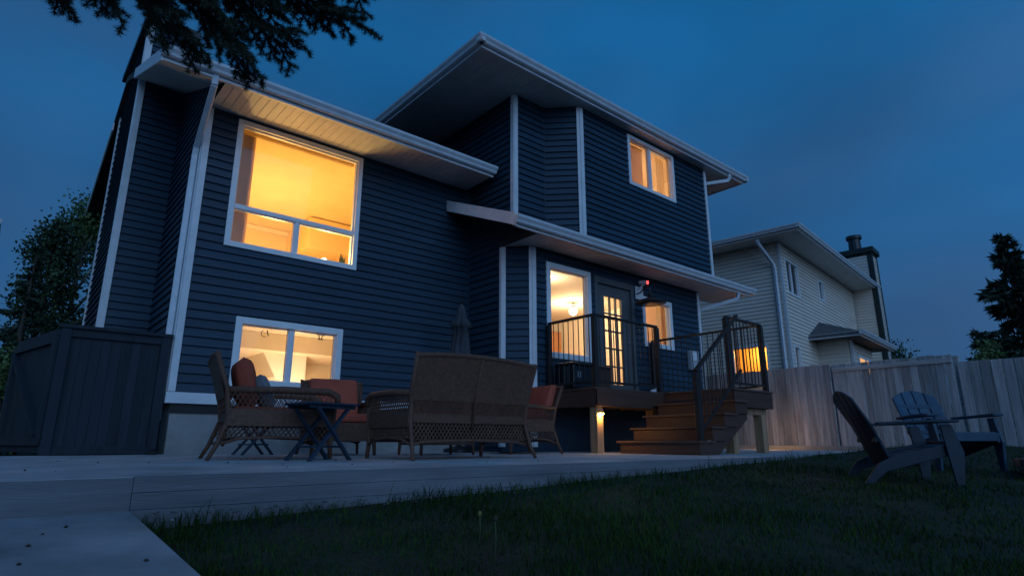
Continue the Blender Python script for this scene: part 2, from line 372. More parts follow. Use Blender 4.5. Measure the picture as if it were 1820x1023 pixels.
w = wall_mesh(WF, 0.70, 4.67, [H_up, H_low]); siding(w, WF, 0.77, 4.67, [H_up, H_low])
roofw = lambda y: 4.78 + (y - 7.55)*0.417
w = wall_mesh(WL, 0.70, 4.70); siding(w, WL, 0.77, 5.9, clip=lambda a, b: (0, min(2.03, 10.40 - (7.62 + (b-4.72)/0.417)) if b > 4.67 else 2.03), joined=True)
mb = MB(); mb.add([(1.63,8.37,4.69),(1.63,10.4,4.69),(1.63,10.4,5.9),(1.76,8.37,4.69),(1.76,10.4,4.69),(1.76,10.4,5.9),(1.63,8.37,5.02),(1.76,8.37,5.02)],
    [(0,1,2,6),(3,7,5,4),(0,6,7,3),(1,4,5,2)]); mb.build('gable_wall', 'siding', house)
w = wall_mesh(CF, 0.0, 6.9, name='chimney_wall'); siding(w, CF, 0.2, 6.85, joined=True)
w = wall_mesh(CL, 0.0, 6.9, name='chimney_wall'); siding(w, CL, 0.2, 6.85, joined=True)
mb = MB(); mb.box(0.90, 1.73, 10.30, 12.65, 6.9, 7.02); mb.box(0.94, 1.70, 10.34, 12.6, 7.02, 7.06); mb.build('chimney_cap', 'galv', house)
mb = MB(); mb.box(1.62, 1.72, 10.40, 12.55, 5.5, 6.9); mb.box(1.0, 1.72, 12.45, 12.55, 0, 6.9); mb.build('chimney_back', 'siding', house)
# main left wall: lower, porch gable and upper in one plane
def clipML(a, b):
    zc = b
    if b <= 3.40: y_front, y_back = 7.44, 8.37
    else:
        y_front = 7.14 if zc > 3.74 else min(7.14, 6.52 + max(0, zc-3.52)/0.417)
        y_back = 8.37 if zc < 4.7 else min(11.5, 7.60 + (zc-4.70)/0.417)
    return 16.0 - y_back, 16.0 - y_front
mb = MB()
ML.box(mb, 16-8.5, 16-7.44, -0.13, 0, 0, 3.40); ML.box(mb, 16-12, 16-7.14, -0.13, 0, 3.74, 6.14)
mb.add([(6.15,6.52,3.40),(6.15,8.4,3.40),(6.15,8.4,3.74),(6.15,7.02,3.74),(6.28,6.52,3.40),(6.28,8.4,3.40),(6.28,8.4,3.74),(6.28,7.02,3.74)], [(0,3,2,1),(4,5,6,7),(0,4,7,3),(0,1,5,4)])
w = mb.build('wall', 'siding', house); siding(w, ML, 0.10, 6.13, clip=clipML)
w = wall_mesh(UR, 3.55, 6.14); siding(w, UR, 3.60, 6.13)
w = wall_mesh(U45, 3.55, 6.14); siding(w, U45, 3.60, 6.13)
w = wall_mesh(UM, 3.55, 6.14, [H_bed]); siding(w, UM, 3.60, 6.13, [H_bed])
w = wall_mesh(L45, 0.0, 3.39); siding(w, L45, 0.55, 3.37)
w = wall_mesh(LM, 0.0, 3.39, [H_k, H_door, H_k2]); siding(w, LM, 0.55, 3.37, [H_k, H_door, H_k2])
# closing walls (far sides)
mb = MB(); mb.box(11.27, 11.4, 7.09, 16, 0, 3.4); mb.box(11.27, 11.4, 6.68, 16, 3.4, 6.14); mb.box(1.63, 11.4, 15.9, 16, 0, 6.1); mb.box(1.63, 1.74, 12.56, 15.9, 0, 4.8)
mb.build('rear_wall', 'siding', house)
# foundation
mb = MB(); mb.box(1.67, 6.15, 8.405, 8.6, 0, 0.64); mb.box(1.67, 1.8, 8.6, 10.4, 0, 0.7); f_ = mb.build('foundation', 'foundation', house)
mb = MB(); mb.box(1.66, 6.14, 8.385, 8.402, 0.52, 0.63); mb.build('recess_shade', 'black', house)  # black strip standing in for the shade in the recess below the base board
mb = MB(); WF.box(mb, -0.045, 4.5, -0.02, 0.045, 0.632, 0.768); mb.build('base_board', 'trim', house, bevel=0.005)
mb = MB(); mb.box(1.588, 1.632, 8.372, 10.39, 0.632, 0.768); mb.build('base_board', 'trim', house, bevel=0.005)
# corner trims
corner_trim(WF, -0.030, 0.772, 4.66); corner_trim(WL, 2.03, 0.772, 4.66, side=-1)
corner_trim(CF, -0.030, 0.1, 6.88); corner_trim(CL, 2.15, 0.1, 6.88, side=-1); corner_trim(CL, 0.0, 0.1, 6.88)
corner_trim(ML, 16-7.14+0.03, 3.78, 6.12, side=-1); corner_trim(UR, -0.032, 3.66, 6.12)
corner_trim(UM, -0.02, 3.6, 6.12); corner_trim(U45, U45.L, 3.6, 6.12, w=0.05, side=-1); corner_trim(UM, 4.11, 3.55, 6.12, side=-1)
corner_trim(ML, 16-7.44+0.02, 0.1, 3.36, w=0.06, side=-1); corner_trim(L45, -0.02, 0.1, 3.36, w=0.075)
corner_trim(LM, -0.02, 0.1, 3.36); corner_trim(L45, L45.L, 0.1, 3.36, w=0.045, side=-1); corner_trim(LM, 4.94, 0.1, 3.36, side=-1)
mb = MB(); U45.box(mb, -0.012, 0.012, 0, 0.028, 3.6, 6.12); mb.build('inside_corner', 'siding', house)
mb = MB(); mb.box(6.118, 6.15, 8.336, 8.37, 0.2, 4.6); mb.build('inside_corner', 'siding', house)

# ---- roofs, gutters, soffits
GP = [(0,0),(0.062,0),(0.078,0.012),(0.088,0.045),(0.118,0.085),(0.122,0.122),(0.108,0.126),(0.106,0.112),(0,0.112)]
def gutter(P, a0, a1, o, z, parent, m='gutter'):
    mb = MB(); mb.prism(GP, lambda u, v: P.p(a0, o+u, z+v), lambda u, v: P.p(a1, o+u, z+v)); return mb.build('gutter', m, parent)
def fascia(P, a0, a1, o, z0, z1, parent, m='trim'):
    mb = MB(); P.box(mb, a0, a1, o-0.024, o-0.002, z0, z1); P.box(mb, a0, a1, o-0.002, o+0.010, z0, z0+0.028); return mb.build('fascia', m, parent)
def soffit_strip(P, a0, a1, o0, o1, z, step, parent, m='soffit'):
    n = max(1, round((a1-a0)/step)); s = (a1-a0)/n
    mb = MB(); P.box(mb, 0, s-0.012, o0, o1, z, z+0.012); P.box(mb, s-0.012, s, o0, o1, z+0.007, z+0.012)
    c = Vector(P.p(0, 0, z)); me = bpy.data.meshes.new('soffit_panel'); me.from_pydata([tuple(Vector(q)-c) for q in mb.v], [], mb.f); me.materials.append(M[m])
    for i in range(n): place(me, 'soffit_panel', Vector(P.p(a0+i*s, 0, z)), parent)
# wing roof
mb = MB(); RX0, RX1 = 0.90, 6.05
yr = 11.6; zr = roofw(yr)
mb.add([(RX0,7.55,4.80),(RX1,7.55,4.80),(RX1,yr,zr+0.02),(RX0,yr,zr+0.02),(RX0,7.55,4.72),(RX1,7.55,4.72),(RX1,yr,zr-0.10),(RX0,yr,zr-0.10)],
       [(0,1,2,3),(7,6,5,4),(0,4,5,1),(1,5,6,2),(3,7,4,0),(2,6,7,3)])
mb.add([(RX0,yr,zr+0.02),(RX1,yr,zr+0.02),(RX1,16.4,4.85),(RX0,16.4,4.85),(RX0,yr,zr-0.10),(RX1,yr,zr-0.10),(RX1,16.4,4.73),(RX0,16.4,4.73)],
       [(0,1,2,3),(7,6,5,4),(3,7,4,0),(2,6,7,3),(0,4,5,1),(1,5,6,2)])
roof = mb.build('roof', 'shingle', house)
fascia(WF, -0.73, 4.40, 0.80, 4.655, 4.80, roof); gutter(WF, -0.76, 4.42, 0.80, 4.70, roof)
soffit_strip(WF, 0.0, 4.40, 0.0, 0.782, 4.672, 0.115, roof)
for k in range(10):
    ya, yb = 7.59+0.281*k, 7.59+0.281*(k+1)-0.008; zf = lambda y: 4.672+(y-7.59)*0.417
    mb = MB(); mb.prism([(ya, zf(ya)), (yb, zf(yb)), (yb, zf(yb)+0.012), (ya, zf(ya)+0.012)], lambda y, z: (0.905, y, z), lambda y, z: (1.62, y, z)); mb.build('soffit_panel', 'soffit', roof)
mb = MB(); mb.add([(.88,7.56,4.64),(.88,10.36,5.81),(.88,10.36,5.98),(.88,7.56,4.82),(.902,7.56,4.64),(.902,10.36,5.81),(.902,10.36,5.98),(.902,7.56,4.82)],
    [(0,3,2,1),(4,5,6,7),(0,1,5,4),(3,7,6,2),(0,4,7,3),(1,2,6,5)]); mb.build('rake_board', 'trim', roof)
mb = MB(); mb.add([(.88,12.6,5.85),(.88,16.4,4.66),(.88,16.4,4.84),(.88,12.6,6.0),(.902,12.6,5.85),(.902,16.4,4.66),(.902,16.4,4.84),(.902,12.6,6.0)],
    [(0,3,2,1),(4,5,6,7),(0,1,5,4),(3,7,6,2),(0,4,7,3),(1,2,6,5)]); mb.build('rake_board', 'trim', roof)
# upper hip roof
ex0, ex1, ey0, ey1, ez = 4.90, 12.74, 6.46, 16.6, 6.28
mb = MB(); hm = 2.0
mb.add([(ex0,ey0,ez),(ex1,ey0,ez),(ex1,ey1,ez),(ex0,ey1,ez),(8.8,10.4,ez+1.6),(8.85,12.6,ez+1.6),(ex0,ey0,ez-0.05),(ex1,ey0,ez-0.05),(ex1,ey1,ez-0.05),(ex0,ey1,ez-0.05)],
       [(0,1,4),(1,2,5,4),(2,3,5),(3,0,4,5),(0,6,7,1),(1,7,8,2),(2,8,9,3),(3,9,6,0)])
uroof = mb.build('roof', 'shingle', house)
EF = Plane((ex0, ey0), (1,0), (0,-1), ex1-ex0); EL = Plane((ex0, ey1), (0,-1), (-1,0), ey1-ey0); ER = Plane((ex1, ey0), (0,1), (1,0), ey1-ey0)
for P in (EF, EL, ER):
    fascia(P, 0, P.L, 0.0, 6.118, 6.285, uroof); gutter(P, -0.11, P.L+0.11, 0.0, 6.165, uroof)
soffit_strip(EF, 0.02, EF.L-0.02, -0.95, -0.026, 6.135, 0.30, uroof)
soffit_strip(EL, 0.0, EL.L-0.96, -1.35, -0.026, 6.135, 0.60, uroof)
soffit_strip(ER, 0.96, ER.L, -1.40, -0.026, 6.135, 0.60, uroof)
# porch roof (skirt)
mb = MB(); px0, px1 = 5.62, 12.62
prof = [(6.46,3.46),(6.46,3.53),(8.37,4.33),(8.37,4.23)]
mb.prism(prof, lambda y, z: (px0, y, z), lambda y, z: (px1, y, z)); proof = mb.build('roof', 'shingle', house)
PF = Plane((px0, 6.53), (1,0), (0,-1), px1-px0)
fascia(PF, 0.02, PF.L, 0.03, 3.355, 3.50, proof); gutter(PF, -0.03, PF.L+0.12, 0.03, 3.395, proof)
soffit_strip(PF, 0.53, PF.L, -0.96, 0.004, 3.372, 0.115, proof)
mb = MB(); mb.add([(px0-0.02,6.47,3.36),(px0-0.02,8.36,4.16),(px0-0.02,8.36,4.36),(px0-0.02,6.47,3.56),(px0+0.005,6.47,3.36),(px0+0.005,8.36,4.16),(px0+0.005,8.36,4.36),(px0+0.005,6.47,3.56)],
    [(0,3,2,1),(4,5,6,7),(0,1,5,4),(3,7,6,2),(0,4,7,3),(1,2,6,5)]); mb.build('rake_board', 'trim', proof)
# downspouts
def downspout(pts, m='gutter', wd=0.075, th=0.055, parent=house):
    mb = MB()
    for a, b in zip(pts[:-1], pts[1:]): mb.bar(a, b, wd, th, up=(0.3, 1, 0.1))
    return mb.build('downspout', m, parent, bevel=0.01)
downspout([(1.50,7.56,4.72),(1.50,7.60,4.58),(1.55,8.42,4.05),(1.55,8.45,3.95),(1.55,8.45,0.42)])
mb = MB(); mb.tube([(1.55,8.45,0.43+0.0),(1.55,8.44,0.2),(1.55,8.40,0.06),(1.50,8.2,0.03)], 0.05, 10); mb.build('drain_hose', 'black', house)
downspout([(12.10,6.43,6.17),(12.10,6.46,6.02),(11.52,6.76,5.86),(11.47,6.82,5.75),(11.47,6.82,3.8)])
downspout([(12.15,6.50,3.40),(12.15,6.55,3.24),(11.50,7.10,2.98),(11.46,7.16,2.88),(11.46,7.16,0.3)])

# ---- windows and door
def window(P, H, bars_v=(), bars_h=(), fw=0.075, parent=house, split_below=None, m='vinyl', name='window', bw=0.055):
    a0, a1, z0, z1 = H; mb = MB()
    for (b0, b1, c0, c1) in ((a0, a0+fw, z0, z1), (a1-fw, a1, z0, z1), (a0+fw, a1-fw, z0, z0+fw), (a0+fw, a1-fw, z1-fw, z1)):
        P.box(mb, b0, b1, -0.09, 0.040, c0, c1)
    fr = mb.build(name, m, parent, bevel=0.006)
    ia0, ia1, iz0, iz1 = a0+fw, a1-fw, z0+fw, z1-fw
    cells = [(ia0, ia1, iz0, iz1)]
    for zb in bars_h:
        mb = MB(); P.box(mb, ia0, ia1, -0.075, 0.012, zb-bw/2, zb+bw/2); mb.build('transom_bar', m, fr, bevel=0.004)
        cells = [c for q in cells for c in ([(q[0], q[1], q[2], zb-bw/2), (q[0], q[1], zb+bw/2, q[3])])]
    for ab in bars_v:
        top = max(c[3] for c in cells) if split_below is None else split_below
        mb = MB(); P.box(mb, ab-bw/2, ab+bw/2, -0.074, 0.008, iz0, top - (bw/2 if split_below else 0)); mb.build('mullion', m, fr, bevel=0.004)
        new = []
        for q in cells:
            if q[3] <= top + 0.001 and q[0] < ab < q[1]: new += [(q[0], ab-bw/2, q[2], q[3]), (ab+bw/2, q[1], q[2], q[3])]
            else: new.append(q)
        cells = new
    for q in cells:
        mb = MB(); mb.add([P.p(q[0]-0.005,-0.045,q[2]-0.005),P.p(q[1]+0.005,-0.045,q[2]-0.005),P.p(q[1]+0.005,-0.045,q[3]+0.005),P.p(q[0]-0.005,-0.045,q[3]+0.005)], [(0,1,2,3)])
        mb.build('pane', 'glass', fr)
        mb = MB(); t = 0.018      # thin sash round each pane
        for (b0, b1, c0, c1) in ((q[0], q[0]+t, q[2], q[3]), (q[1]-t, q[1], q[2], q[3]), (q[0]+t, q[1]-t, q[2], q[2]+t), (q[0]+t, q[1]-t, q[3]-t, q[3])):
            P.box(mb, b0, b1, -0.065, -0.012, c0, c1)
        mb.build('sash', m, fr)
    return fr
window(WF, H_up, bars_v=(1.36,), bars_h=(3.33,), split_below=3.33)['label'] = 'large yellow-lit living room window with three panes'
window(WF, H_low, bars_v=(1.43,), fw=0.09)['label'] = 'basement sliding window lit from inside'
window(UM, H_bed, bars_v=(2.09,), fw=0.07)['label'] = 'upstairs sliding window with blind and curtain'
window(LM, H_k, fw=0.095)['label'] = 'tall fixed kitchen window beside the deck door'
window(LM, H_k2, fw=0.085)['label'] = 'small kitchen window right of the deck door'
# door
mb = MB(); a0, a1, z0, z1 = H_door
for (b0, b1, c0, c1) in ((a0, a0+0.09, z0, z1), (a1-0.09, a1, z0, z1), (a0+0.09, a1-0.09, z1-0.12, z1), (a0+0.09, a1-0.09, z0, z0+0.06)):
    LM.box(mb, b0, b1, -0.1, 0.030, c0, c1)
dr = mb.build('door', 'door', house, bevel=0.006); dr['label'] = 'grey back door with a grid of fifteen lites'
d0, d1, e0, e1 = a0+0.30, a1-0.34, z0+0.22, z1-0.33
mb = MB()
for (b0, b1, c0, c1) in ((a0+0.09, d0, z0+0.06, z1-0.12), (d1, a1-0.09, z0+0.06, z1-0.12), (d0, d1, z0+0.06, e0), (d0, d1, e1, z1-0.12)):
    LM.box(mb, b0, b1, -0.07, -0.022, c0, c1)
mb.build('leaf_panel', 'door', dr)
nv, nh = 3, 5; wv = (d1-d0)/nv; hh = (e1-e0)/nh
for i in range(1, nv):
    mb = MB(); LM.box(mb, d0+i*wv-0.011, d0+i*wv+0.011, -0.062, -0.016, e0, e1); mb.build('glazing_bar', 'door_bar', dr)
for j in range(1, nh):
    mb = MB(); LM.box(mb, d0, d1, -0.060, -0.018, e0+j*hh-0.011, e0+j*hh+0.011); mb.build('glazing_bar', 'door_bar', dr)
for i in range(nv):
    for j in range(nh):
        q = (d0+i*wv, d0+(i+1)*wv, e0+j*hh, e0+(j+1)*hh)
        mb = MB(); mb.add([LM.p(q[0],-0.045,q[2]),LM.p(q[1],-0.045,q[2]),LM.p(q[1],-0.045,q[3]),LM.p(q[0],-0.045,q[3])], [(0,1,2,3)]); mb.build('pane', 'glass', dr)
mb = MB(); mb.tube([LM.p(a1-0.16,-0.02,z0+1.02),LM.p(a1-0.16,0.035,z0+1.02)], 0.012, 8); mb.tube([LM.p(a1-0.16,0.035,z0+1.02),LM.p(a1-0.27,0.035,z0+1.02)], 0.009, 8)
mb.box(*[0]*6) if False else None
mb.build('handle', 'steel', dr)

# ---- rooms behind the lit windows
def room(x0, x1, y0, y1, z0, z1, m, zb=None):
    """floor, ceiling, two side walls and back; the front is the house wall"""
    zb = z1 if zb is None else zb; t = 0.03
    q = MB(); q.box(x0, x1, y0, y1, z0-t, z0); q.build('room_floor', 'wood_cab', house)
    q = MB(); q.add([(x0,y0,z1),(x1,y0,z1),(x1,y1,zb),(x0,y1,zb),(x0,y0,z1+t),(x1,y0,z1+t),(x1,y1,zb+t),(x0,y1,zb+t)], [(0,1,2,3),(7,6,5,4),(0,4,5,1),(3,2,6,7),(0,3,7,4),(1,5,6,2)])
    q.build('room_ceiling', m, house)
    for (u0, u1, v0, v1, zz) in ((x0-t, x0, y0, y1, max(z1, zb)), (x1, x1+t, y0, y1, max(z1, zb)), (x0, x1, y1, y1+t, zb)):
        q = MB(); q.box(u0, u1, v0, v1, z0, zz); q.build('room_wall', m, house)
room(1.80, 5.95, 8.50, 12.6, 2.10, 4.66, 'wall_yellow', 4.60)          # living room
room(1.80, 5.95, 8.50, 12.0, -0.30, 2.02, 'wall_cream')                # basement
room(6.62, 11.24, 7.22, 11.5, 0.98, 3.33, 'wall_white')                # kitchen
room(7.40, 11.24, 6.81, 10.2, 4.36, 6.10, 'wall_cream')                # bedroom
# linings of the front walls, seen only from inside
for P, z0, z1, hs in ((WF, 2.1, 4.64, [H_up]), (WF, -0.25, 2.0, [H_low]), (LM, 1.0, 3.32, [H_k, H_door, H_k2]), (UM, 4.4, 6.08, [H_bed])):
    As = sorted({0.15, P.L-0.15, *[h for q in hs for h in q[:2]]}); Zs = sorted({z0, z1, *[min(max(h, z0), z1) for q in hs for h in q[2:]]}); mb = MB()
    for i in range(len(As)-1):
        for j in range(len(Zs)-1):
            ac, zc = (As[i]+As[i+1])/2, (Zs[j]+Zs[j+1])/2
            if not any(h[0] < ac < h[1] and h[2] < zc < h[3] for h in hs): P.box(mb, As[i], As[i+1], -0.150, -0.131, Zs[j], Zs[j+1])
    mb.build('inner_lining', 'wall_cream', house)

WARM = (1.0, 0.60, 0.24); WARM2 = (1.0, 0.70, 0.40)
def globe_light(loc, r, power, col, label, stem=0.12):
    t = thing('ceiling_light', label, 'lamp', loc)
    mb = MB(); mb.lathe(loc, [(0.012*0.1, -r)] + [(r*math.sin(math.pi*k/8), -r*math.cos(math.pi*k/8)) for k in range(1, 8)] + [(0.01, r)], 14); mb.build('globe', 'bulb', t, smooth=True)
    mb = MB(); mb.lathe((loc[0], loc[1], loc[2]+r), [(0.05, -0.02), (0.05, 0.03), (0.012, 0.035), (0.012, stem)], 12); mb.build('stem', 'steel', t)
    lamp('ceiling_light_source', (loc[0], loc[1], loc[2]-r-0.05), power, col, 0.08, t)
t = thing('table_lamp', 'small bare-bulb lamp glowing behind the living room window', 'lamp', (3.59, 8.74, 2.1))
mb = MB(); mb.lathe((3.59,8.74,2.10), [(0.12,0),(0.12,0.03),(0.02,0.06),(0.015,0.68),(0.03,0.70),(0.03,0.76)], 12); mb.build('stand', 'galv', t)
mb = MB(); mb.lathe((3.59,8.74,2.91), [(0.012,-0.05),(0.036,-0.02),(0.042,0.015),(0.03,0.045),(0.005,0.056)], 12); mb.build('bulb', 'bulb', t, smooth=True)
lamp('table_lamp_source', (3.59,8.76,3.06), 20, (1.0, 0.70, 0.22), 0.12, t)
t = thing('floor_lamp', 'uplighter floor lamp deep in the yellow living room', 'lamp', (3.3, 10.5, 2.1))
mb = MB(); mb.lathe((3.3,10.5,2.10), [(0.14,0),(0.14,0.02),(0.015,0.04),(0.015,0.38)], 12); mb.build('stand', 'galv', t)
mb = MB(); mb.lathe((3.3,10.5,2.48), [(0.03,0),(0.12,0.08),(0.14,0.14),(0.10,0.12),(0.02,0.06)], 14); mb.build('bowl', 'bulb', t, smooth=True)
lamp('floor_lamp_source', (3.3,10.5,2.78), 105, (1.0, 0.61, 0.17), 0.16, t)
t = thing('floor_lamp', 'shaded lamp standing low in the basement room', 'lamp', (3.9, 10.3, -0.3))
mb = MB(); mb.lathe((3.9,10.3,-0.3), [(0.13,0),(0.13,0.02),(0.015,0.04),(0.015,0.62)], 12); mb.build('stand', 'galv', t)
mb = MB(); mb.lathe((3.9,10.3,0.32), [(0.03,0),(0.07,0.03),(0.08,0.08),(0.05,0.13),(0.01,0.15)], 14); mb.build('globe', 'bulb', t, smooth=True)
lamp('floor_lamp_source', (3.9,10.3,0.60), 62, (1.0, 0.76, 0.46), 0.14, t)
globe_light((9.95, 9.45, 3.13), 0.095, 72, (1.0, 0.70, 0.38), 'glowing globe lamp on the kitchen ceiling', 0.10)
globe_light((7.9, 8.3, 3.16), 0.06, 26, (1.0, 0.74, 0.44), 'small spot lamp on the kitchen ceiling by the tall window', 0.10)
t = thing('bedside_lamp', 'small bedside lamp inside the upstairs bedroom', 'lamp', (9.6, 8.3, 4.9))
mb = MB(); mb.lathe((9.6,8.3,4.90), [(0.07,0),(0.07,0.02),(0.015,0.03),(0.015,0.2)], 12); mb.build('stand', 'galv', t)
mb = MB(); mb.lathe((9.6,8.3,5.10), [(0.03,0),(0.06,0.03),(0.06,0.08),(0.01,0.12)], 12); mb.build('globe', 'bulb', t, smooth=True)
mb = MB(); mb.box(9.35, 9.85, 8.1, 8.5, 4.36, 4.895); mb.build('stand_table', 'wood_cab', t, bevel=0.01)
lamp('bedside_lamp_source', (9.6,8.3,5.34), 55, (1.0, 0.68, 0.36), 0.12, t)

t = thing('vertical_blind', 'vertical slat blind drawn to one side of the living room window', 'blind', (2.2, 8.62, 2.7))
for k in range(8):
    mb = MB(); mb.bar((2.12+0.028*k, 8.60, 2.82), (2.12+0.028*k, 8.60, 4.55), 0.075, 0.003, up=(0.45, 1, 0)); mb.build('slat', 'blind', t)
mb = MB(); mb.box(2.06, 3.9, 8.56, 8.62, 4.56, 4.60); mb.build('head_rail', 'blind', t)
t = thing('houseplant', 'dark upright-leaved houseplant on the living room window sill', 'plant', (3.84, 8.62, 2.78))
mb = MB(); mb.lathe((3.84,8.62,2.75), [(0.045,0),(0.06,0.10),(0.052,0.10),(0.05,0.09)], 12); mb.build('pot', 'grey_box', t)
mb = MB()
for k in range(7):
    a = k*0.9; tip = (3.84+0.05*math.cos(a), 8.62+0.03*math.sin(a), 2.99+0.14*random.random()); b = (3.84+0.02*math.cos(a), 8.62+0.02*math.sin(a), 2.84)
    mb.add([(b[0]-0.012,b[1],b[2]),(b[0]+0.012,b[1],b[2]),((b[0]+tip[0])/2+0.014,b[1]+0.004,(b[2]+tip[2])/2),tip,((b[0]+tip[0])/2-0.014,b[1]+0.004,(b[2]+tip[2])/2)], [(0,1,2,4),(4,2,3)])
mb.build('foliage', 'plant', t)
mb = MB(); mb.box(4.3, 5.93, 11.3, 12.59, 3.95, 4.59); mb.build('bulkhead', 'wall_yellow', house)
mb = MB(); mb.box(1.82, 5.93, 12.52, 12.59, 4.50, 4.59); mb.build('crown_moulding', 'wall_white', house)
mb = MB(); mb.box(1.82, 5.93, 10.6, 11.9, 1.72, 2.015); mb.build('bulkhead', 'wall_cream', house)
mb = MB(); mb.prism([(3.35, 2.015), (3.75, 1.30), (4.30, 1.05), (4.30, 2.015)], lambda x, z: (x, 10.9, z), lambda x, z: (x, 11.9, z)); mb.build('stair_soffit', 'wall_white', house)
# basement: shelf wall and wooden cabinet
t = thing('bookcase', 'wooden cabinet seen through the right side of the basement window', 'cabinet', (4.8, 9.6, -0.3))
mb = MB(); mb.box(4.5, 5.4, 9.5, 9.9, -0.3, 1.62); mb.build('body', 'wood_cab', t, bevel=0.01)
for k in range(2):
    mb = MB(); mb.box(4.53+0.435*k, 4.95+0.435*k, 9.478, 9.50, -0.22, 1.55); mb.build('door', 'wood_cab', t, bevel=0.008)
for i, (x, z) in enumerate(((2.70, 1.62), (3.50, 1.66))):
    t = thing('window_sticker', ['small dark squiggle decal on the left basement pane', 'small dark winged decal on the right basement pane'][i], 'sticker', (x, 8.32, z))
    mb = MB(); yv = 8.413
    if i == 0:
        pts = [(0.045*math.cos(a), 0.045*math.sin(a)) for a in np.linspace(1.9, 5.2, 9)]
        for a, b in zip(pts[:-1], pts[1:]): mb.bar((x+a[0], yv, z+a[1]), (x+b[0], yv, z+b[1]), 0.010, 0.002, up=(0,1,0))
        mb.bar((x+0.03, yv, z+0.05), (x+0.055, yv, z-0.03), 0.014, 0.002, up=(0,1,0))
    else:
        mb.bar((x-0.07, yv, z+0.035), (x+0.07, yv, z+0.03), 0.016, 0.002, up=(0,1,0)); mb.bar((x-0.03, yv, z+0.03), (x-0.012, yv, z-0.03), 0.014, 0.002, up=(0,1,0))
        mb.bar((x+0.03, yv, z+0.03), (x+0.012, yv, z-0.03), 0.014, 0.002, up=(0,1,0)); mb.bar((x-0.04, yv, z-0.035), (x+0.04, yv, z-0.035), 0.012, 0.002, up=(0,1,0))
    mb.build('print', 'black', t)
# kitchen
t = thing('refrigerator', 'grey refrigerator behind the tall kitchen window', 'refrigerator', (7.85, 8.9, 0.98))
mb = MB(); mb.box(7.45, 8.2, 8.5, 9.2, 0.98, 2.50); mb.build('body', 'steel', t, bevel=0.02)
mb = MB(); mb.box(7.46, 8.19, 8.46, 8.498, 1.75, 2.48); mb.build('door', 'steel', t, bevel=0.012)
mb = MB(); mb.box(7.46, 8.19, 8.46, 8.498, 1.0, 1.73); mb.build('door', 'steel', t, bevel=0.012)
mb = MB(); mb.tube([(8.12,8.44,1.8),(8.12,8.44,2.2)], 0.012, 8); mb.build('handle', 'steel', t)
for i, (x0, x1, y0, y1, z0, z1) in enumerate(((8.5, 9.5, 10.6, 11.45, 1.9, 2.95), (9.8, 11.2, 11.1, 11.45, 2.0, 3.0), (10.6, 11.2, 7.6, 8.6, 2.15, 3.1))):
    t = thing('kitchen_cabinet', ['warm wooden kitchen cabinets behind the refrigerator', 'wooden wall cabinets at the back of the kitchen', 'pale peach cabinets behind the small kitchen window'][i], 'cabinet', (x0, y0, z0))
    mb = MB(); mb.box(x0, x1, y0, y1, z0, z1); mb.build('body', 'peach_blind' if i == 2 else 'wood_cab', t)
    n = 3
    for k in range(n):
        mb = MB(); dx = (x1-x0)/n; mb.box(x0+k*dx+0.015, x0+(k+1)*dx-0.015, y0-0.02, y0-0.001, z0+0.02, z1-0.02); mb.build('door', 'peach_blind' if i == 2 else 'wood_cab', t, bevel=0.008)
# bedroom blind and curtain
t = thing('roller_blind', 'peach roller blind half covering the upstairs window', 'blind', (9.0, 6.86, 5.0))
mb = MB(); mb.box(8.72, 9.39, 6.862, 6.866, 5.07, 6.02); mb.build('cloth', 'peach_cloth', t)
mb = MB(); mb.tube([(8.70,6.88,6.03),(9.42,6.88,6.03)], 0.022, 8); mb.build('roller', 'blind', t)
t = thing('curtain', 'pale pleated curtain at the right edge of the upstairs window', 'curtain', (10.05, 6.9, 5.0))
mb = MB(); pr = [(9.92+0.011*k, 6.90+0.018*math.sin(k*1.7)) for k in range(24)]
for a, b in zip(pr[:-1], pr[1:]): mb.add([(a[0],a[1],4.9),(b[0],b[1],4.9),(b[0],b[1],6.05),(a[0],a[1],6.05)], [(0,1,2,3)])
mb.build('cloth', 'curtain', t)
t = thing('kitchen_curtain', 'pale curtain at the right edge of the small kitchen window', 'curtain', (10.25, 7.3, 2.0))
mb = MB(); pr = [(10.14+0.010*k, 7.29+0.014*math.sin(k*1.6)) for k in range(16)]
for a, b in zip(pr[:-1], pr[1:]): mb.add([(a[0],a[1],1.95),(b[0],b[1],1.95),(b[0],b[1],2.96),(a[0],a[1],2.96)], [(0,1,2,3)])
mb.build('cloth', 'curtain', t)

# ------------------------------------------------------------------ things on the house wall
t = thing('wall_lamp', 'black barn-style wall lamp beside the back door', 'lamp', (9.27, 6.9, 2.85))
mb = MB(); c = (9.13, 6.66, 2.70)
mb.lathe(c, [(0.285,0.0),(0.29,0.012),(0.24,0.05),(0.14,0.085),(0.06,0.115),(0.05,0.19),(0.03,0.20)], 24); mb.build('shade', 'galv', t, smooth=True)
mb = MB(); mb.tube([(c[0],c[1],c[2]+0.19),(c[0],c[1]+0.01,c[2]+0.31),(c[0]+0.03,c[1]+0.12,c[2]+0.36),(9.22,6.95,2.98),(9.22,7.06,2.97)], 0.014, 8); mb.build('arm', 'galv', t)
mb = MB(); mb.lathe((0,0,0), [(0.06,0),(0.06,0.03)], 16); mb.v = [(9.22+x, 7.065-z+0.02, 2.97+y) for x, y, z in mb.v]; mb.build('back_plate', 'galv', t)
t = thing('security_camera', 'white security camera with red light above the wall lamp', 'camera', (9.24, 7.0, 3.0))
mb = MB(); LM.box(mb, 2.70, 2.94, 0.027, 0.045, 2.87, 3.13); mb.build('mount_plate', 'white_plastic', t, bevel=0.006)
mb = MB(); mb.tube([(9.24,7.05,3.05),(9.27,6.98,3.10),(9.30,6.92,3.16)], 0.02, 8); mb.build('bracket', 'white_plastic', t)
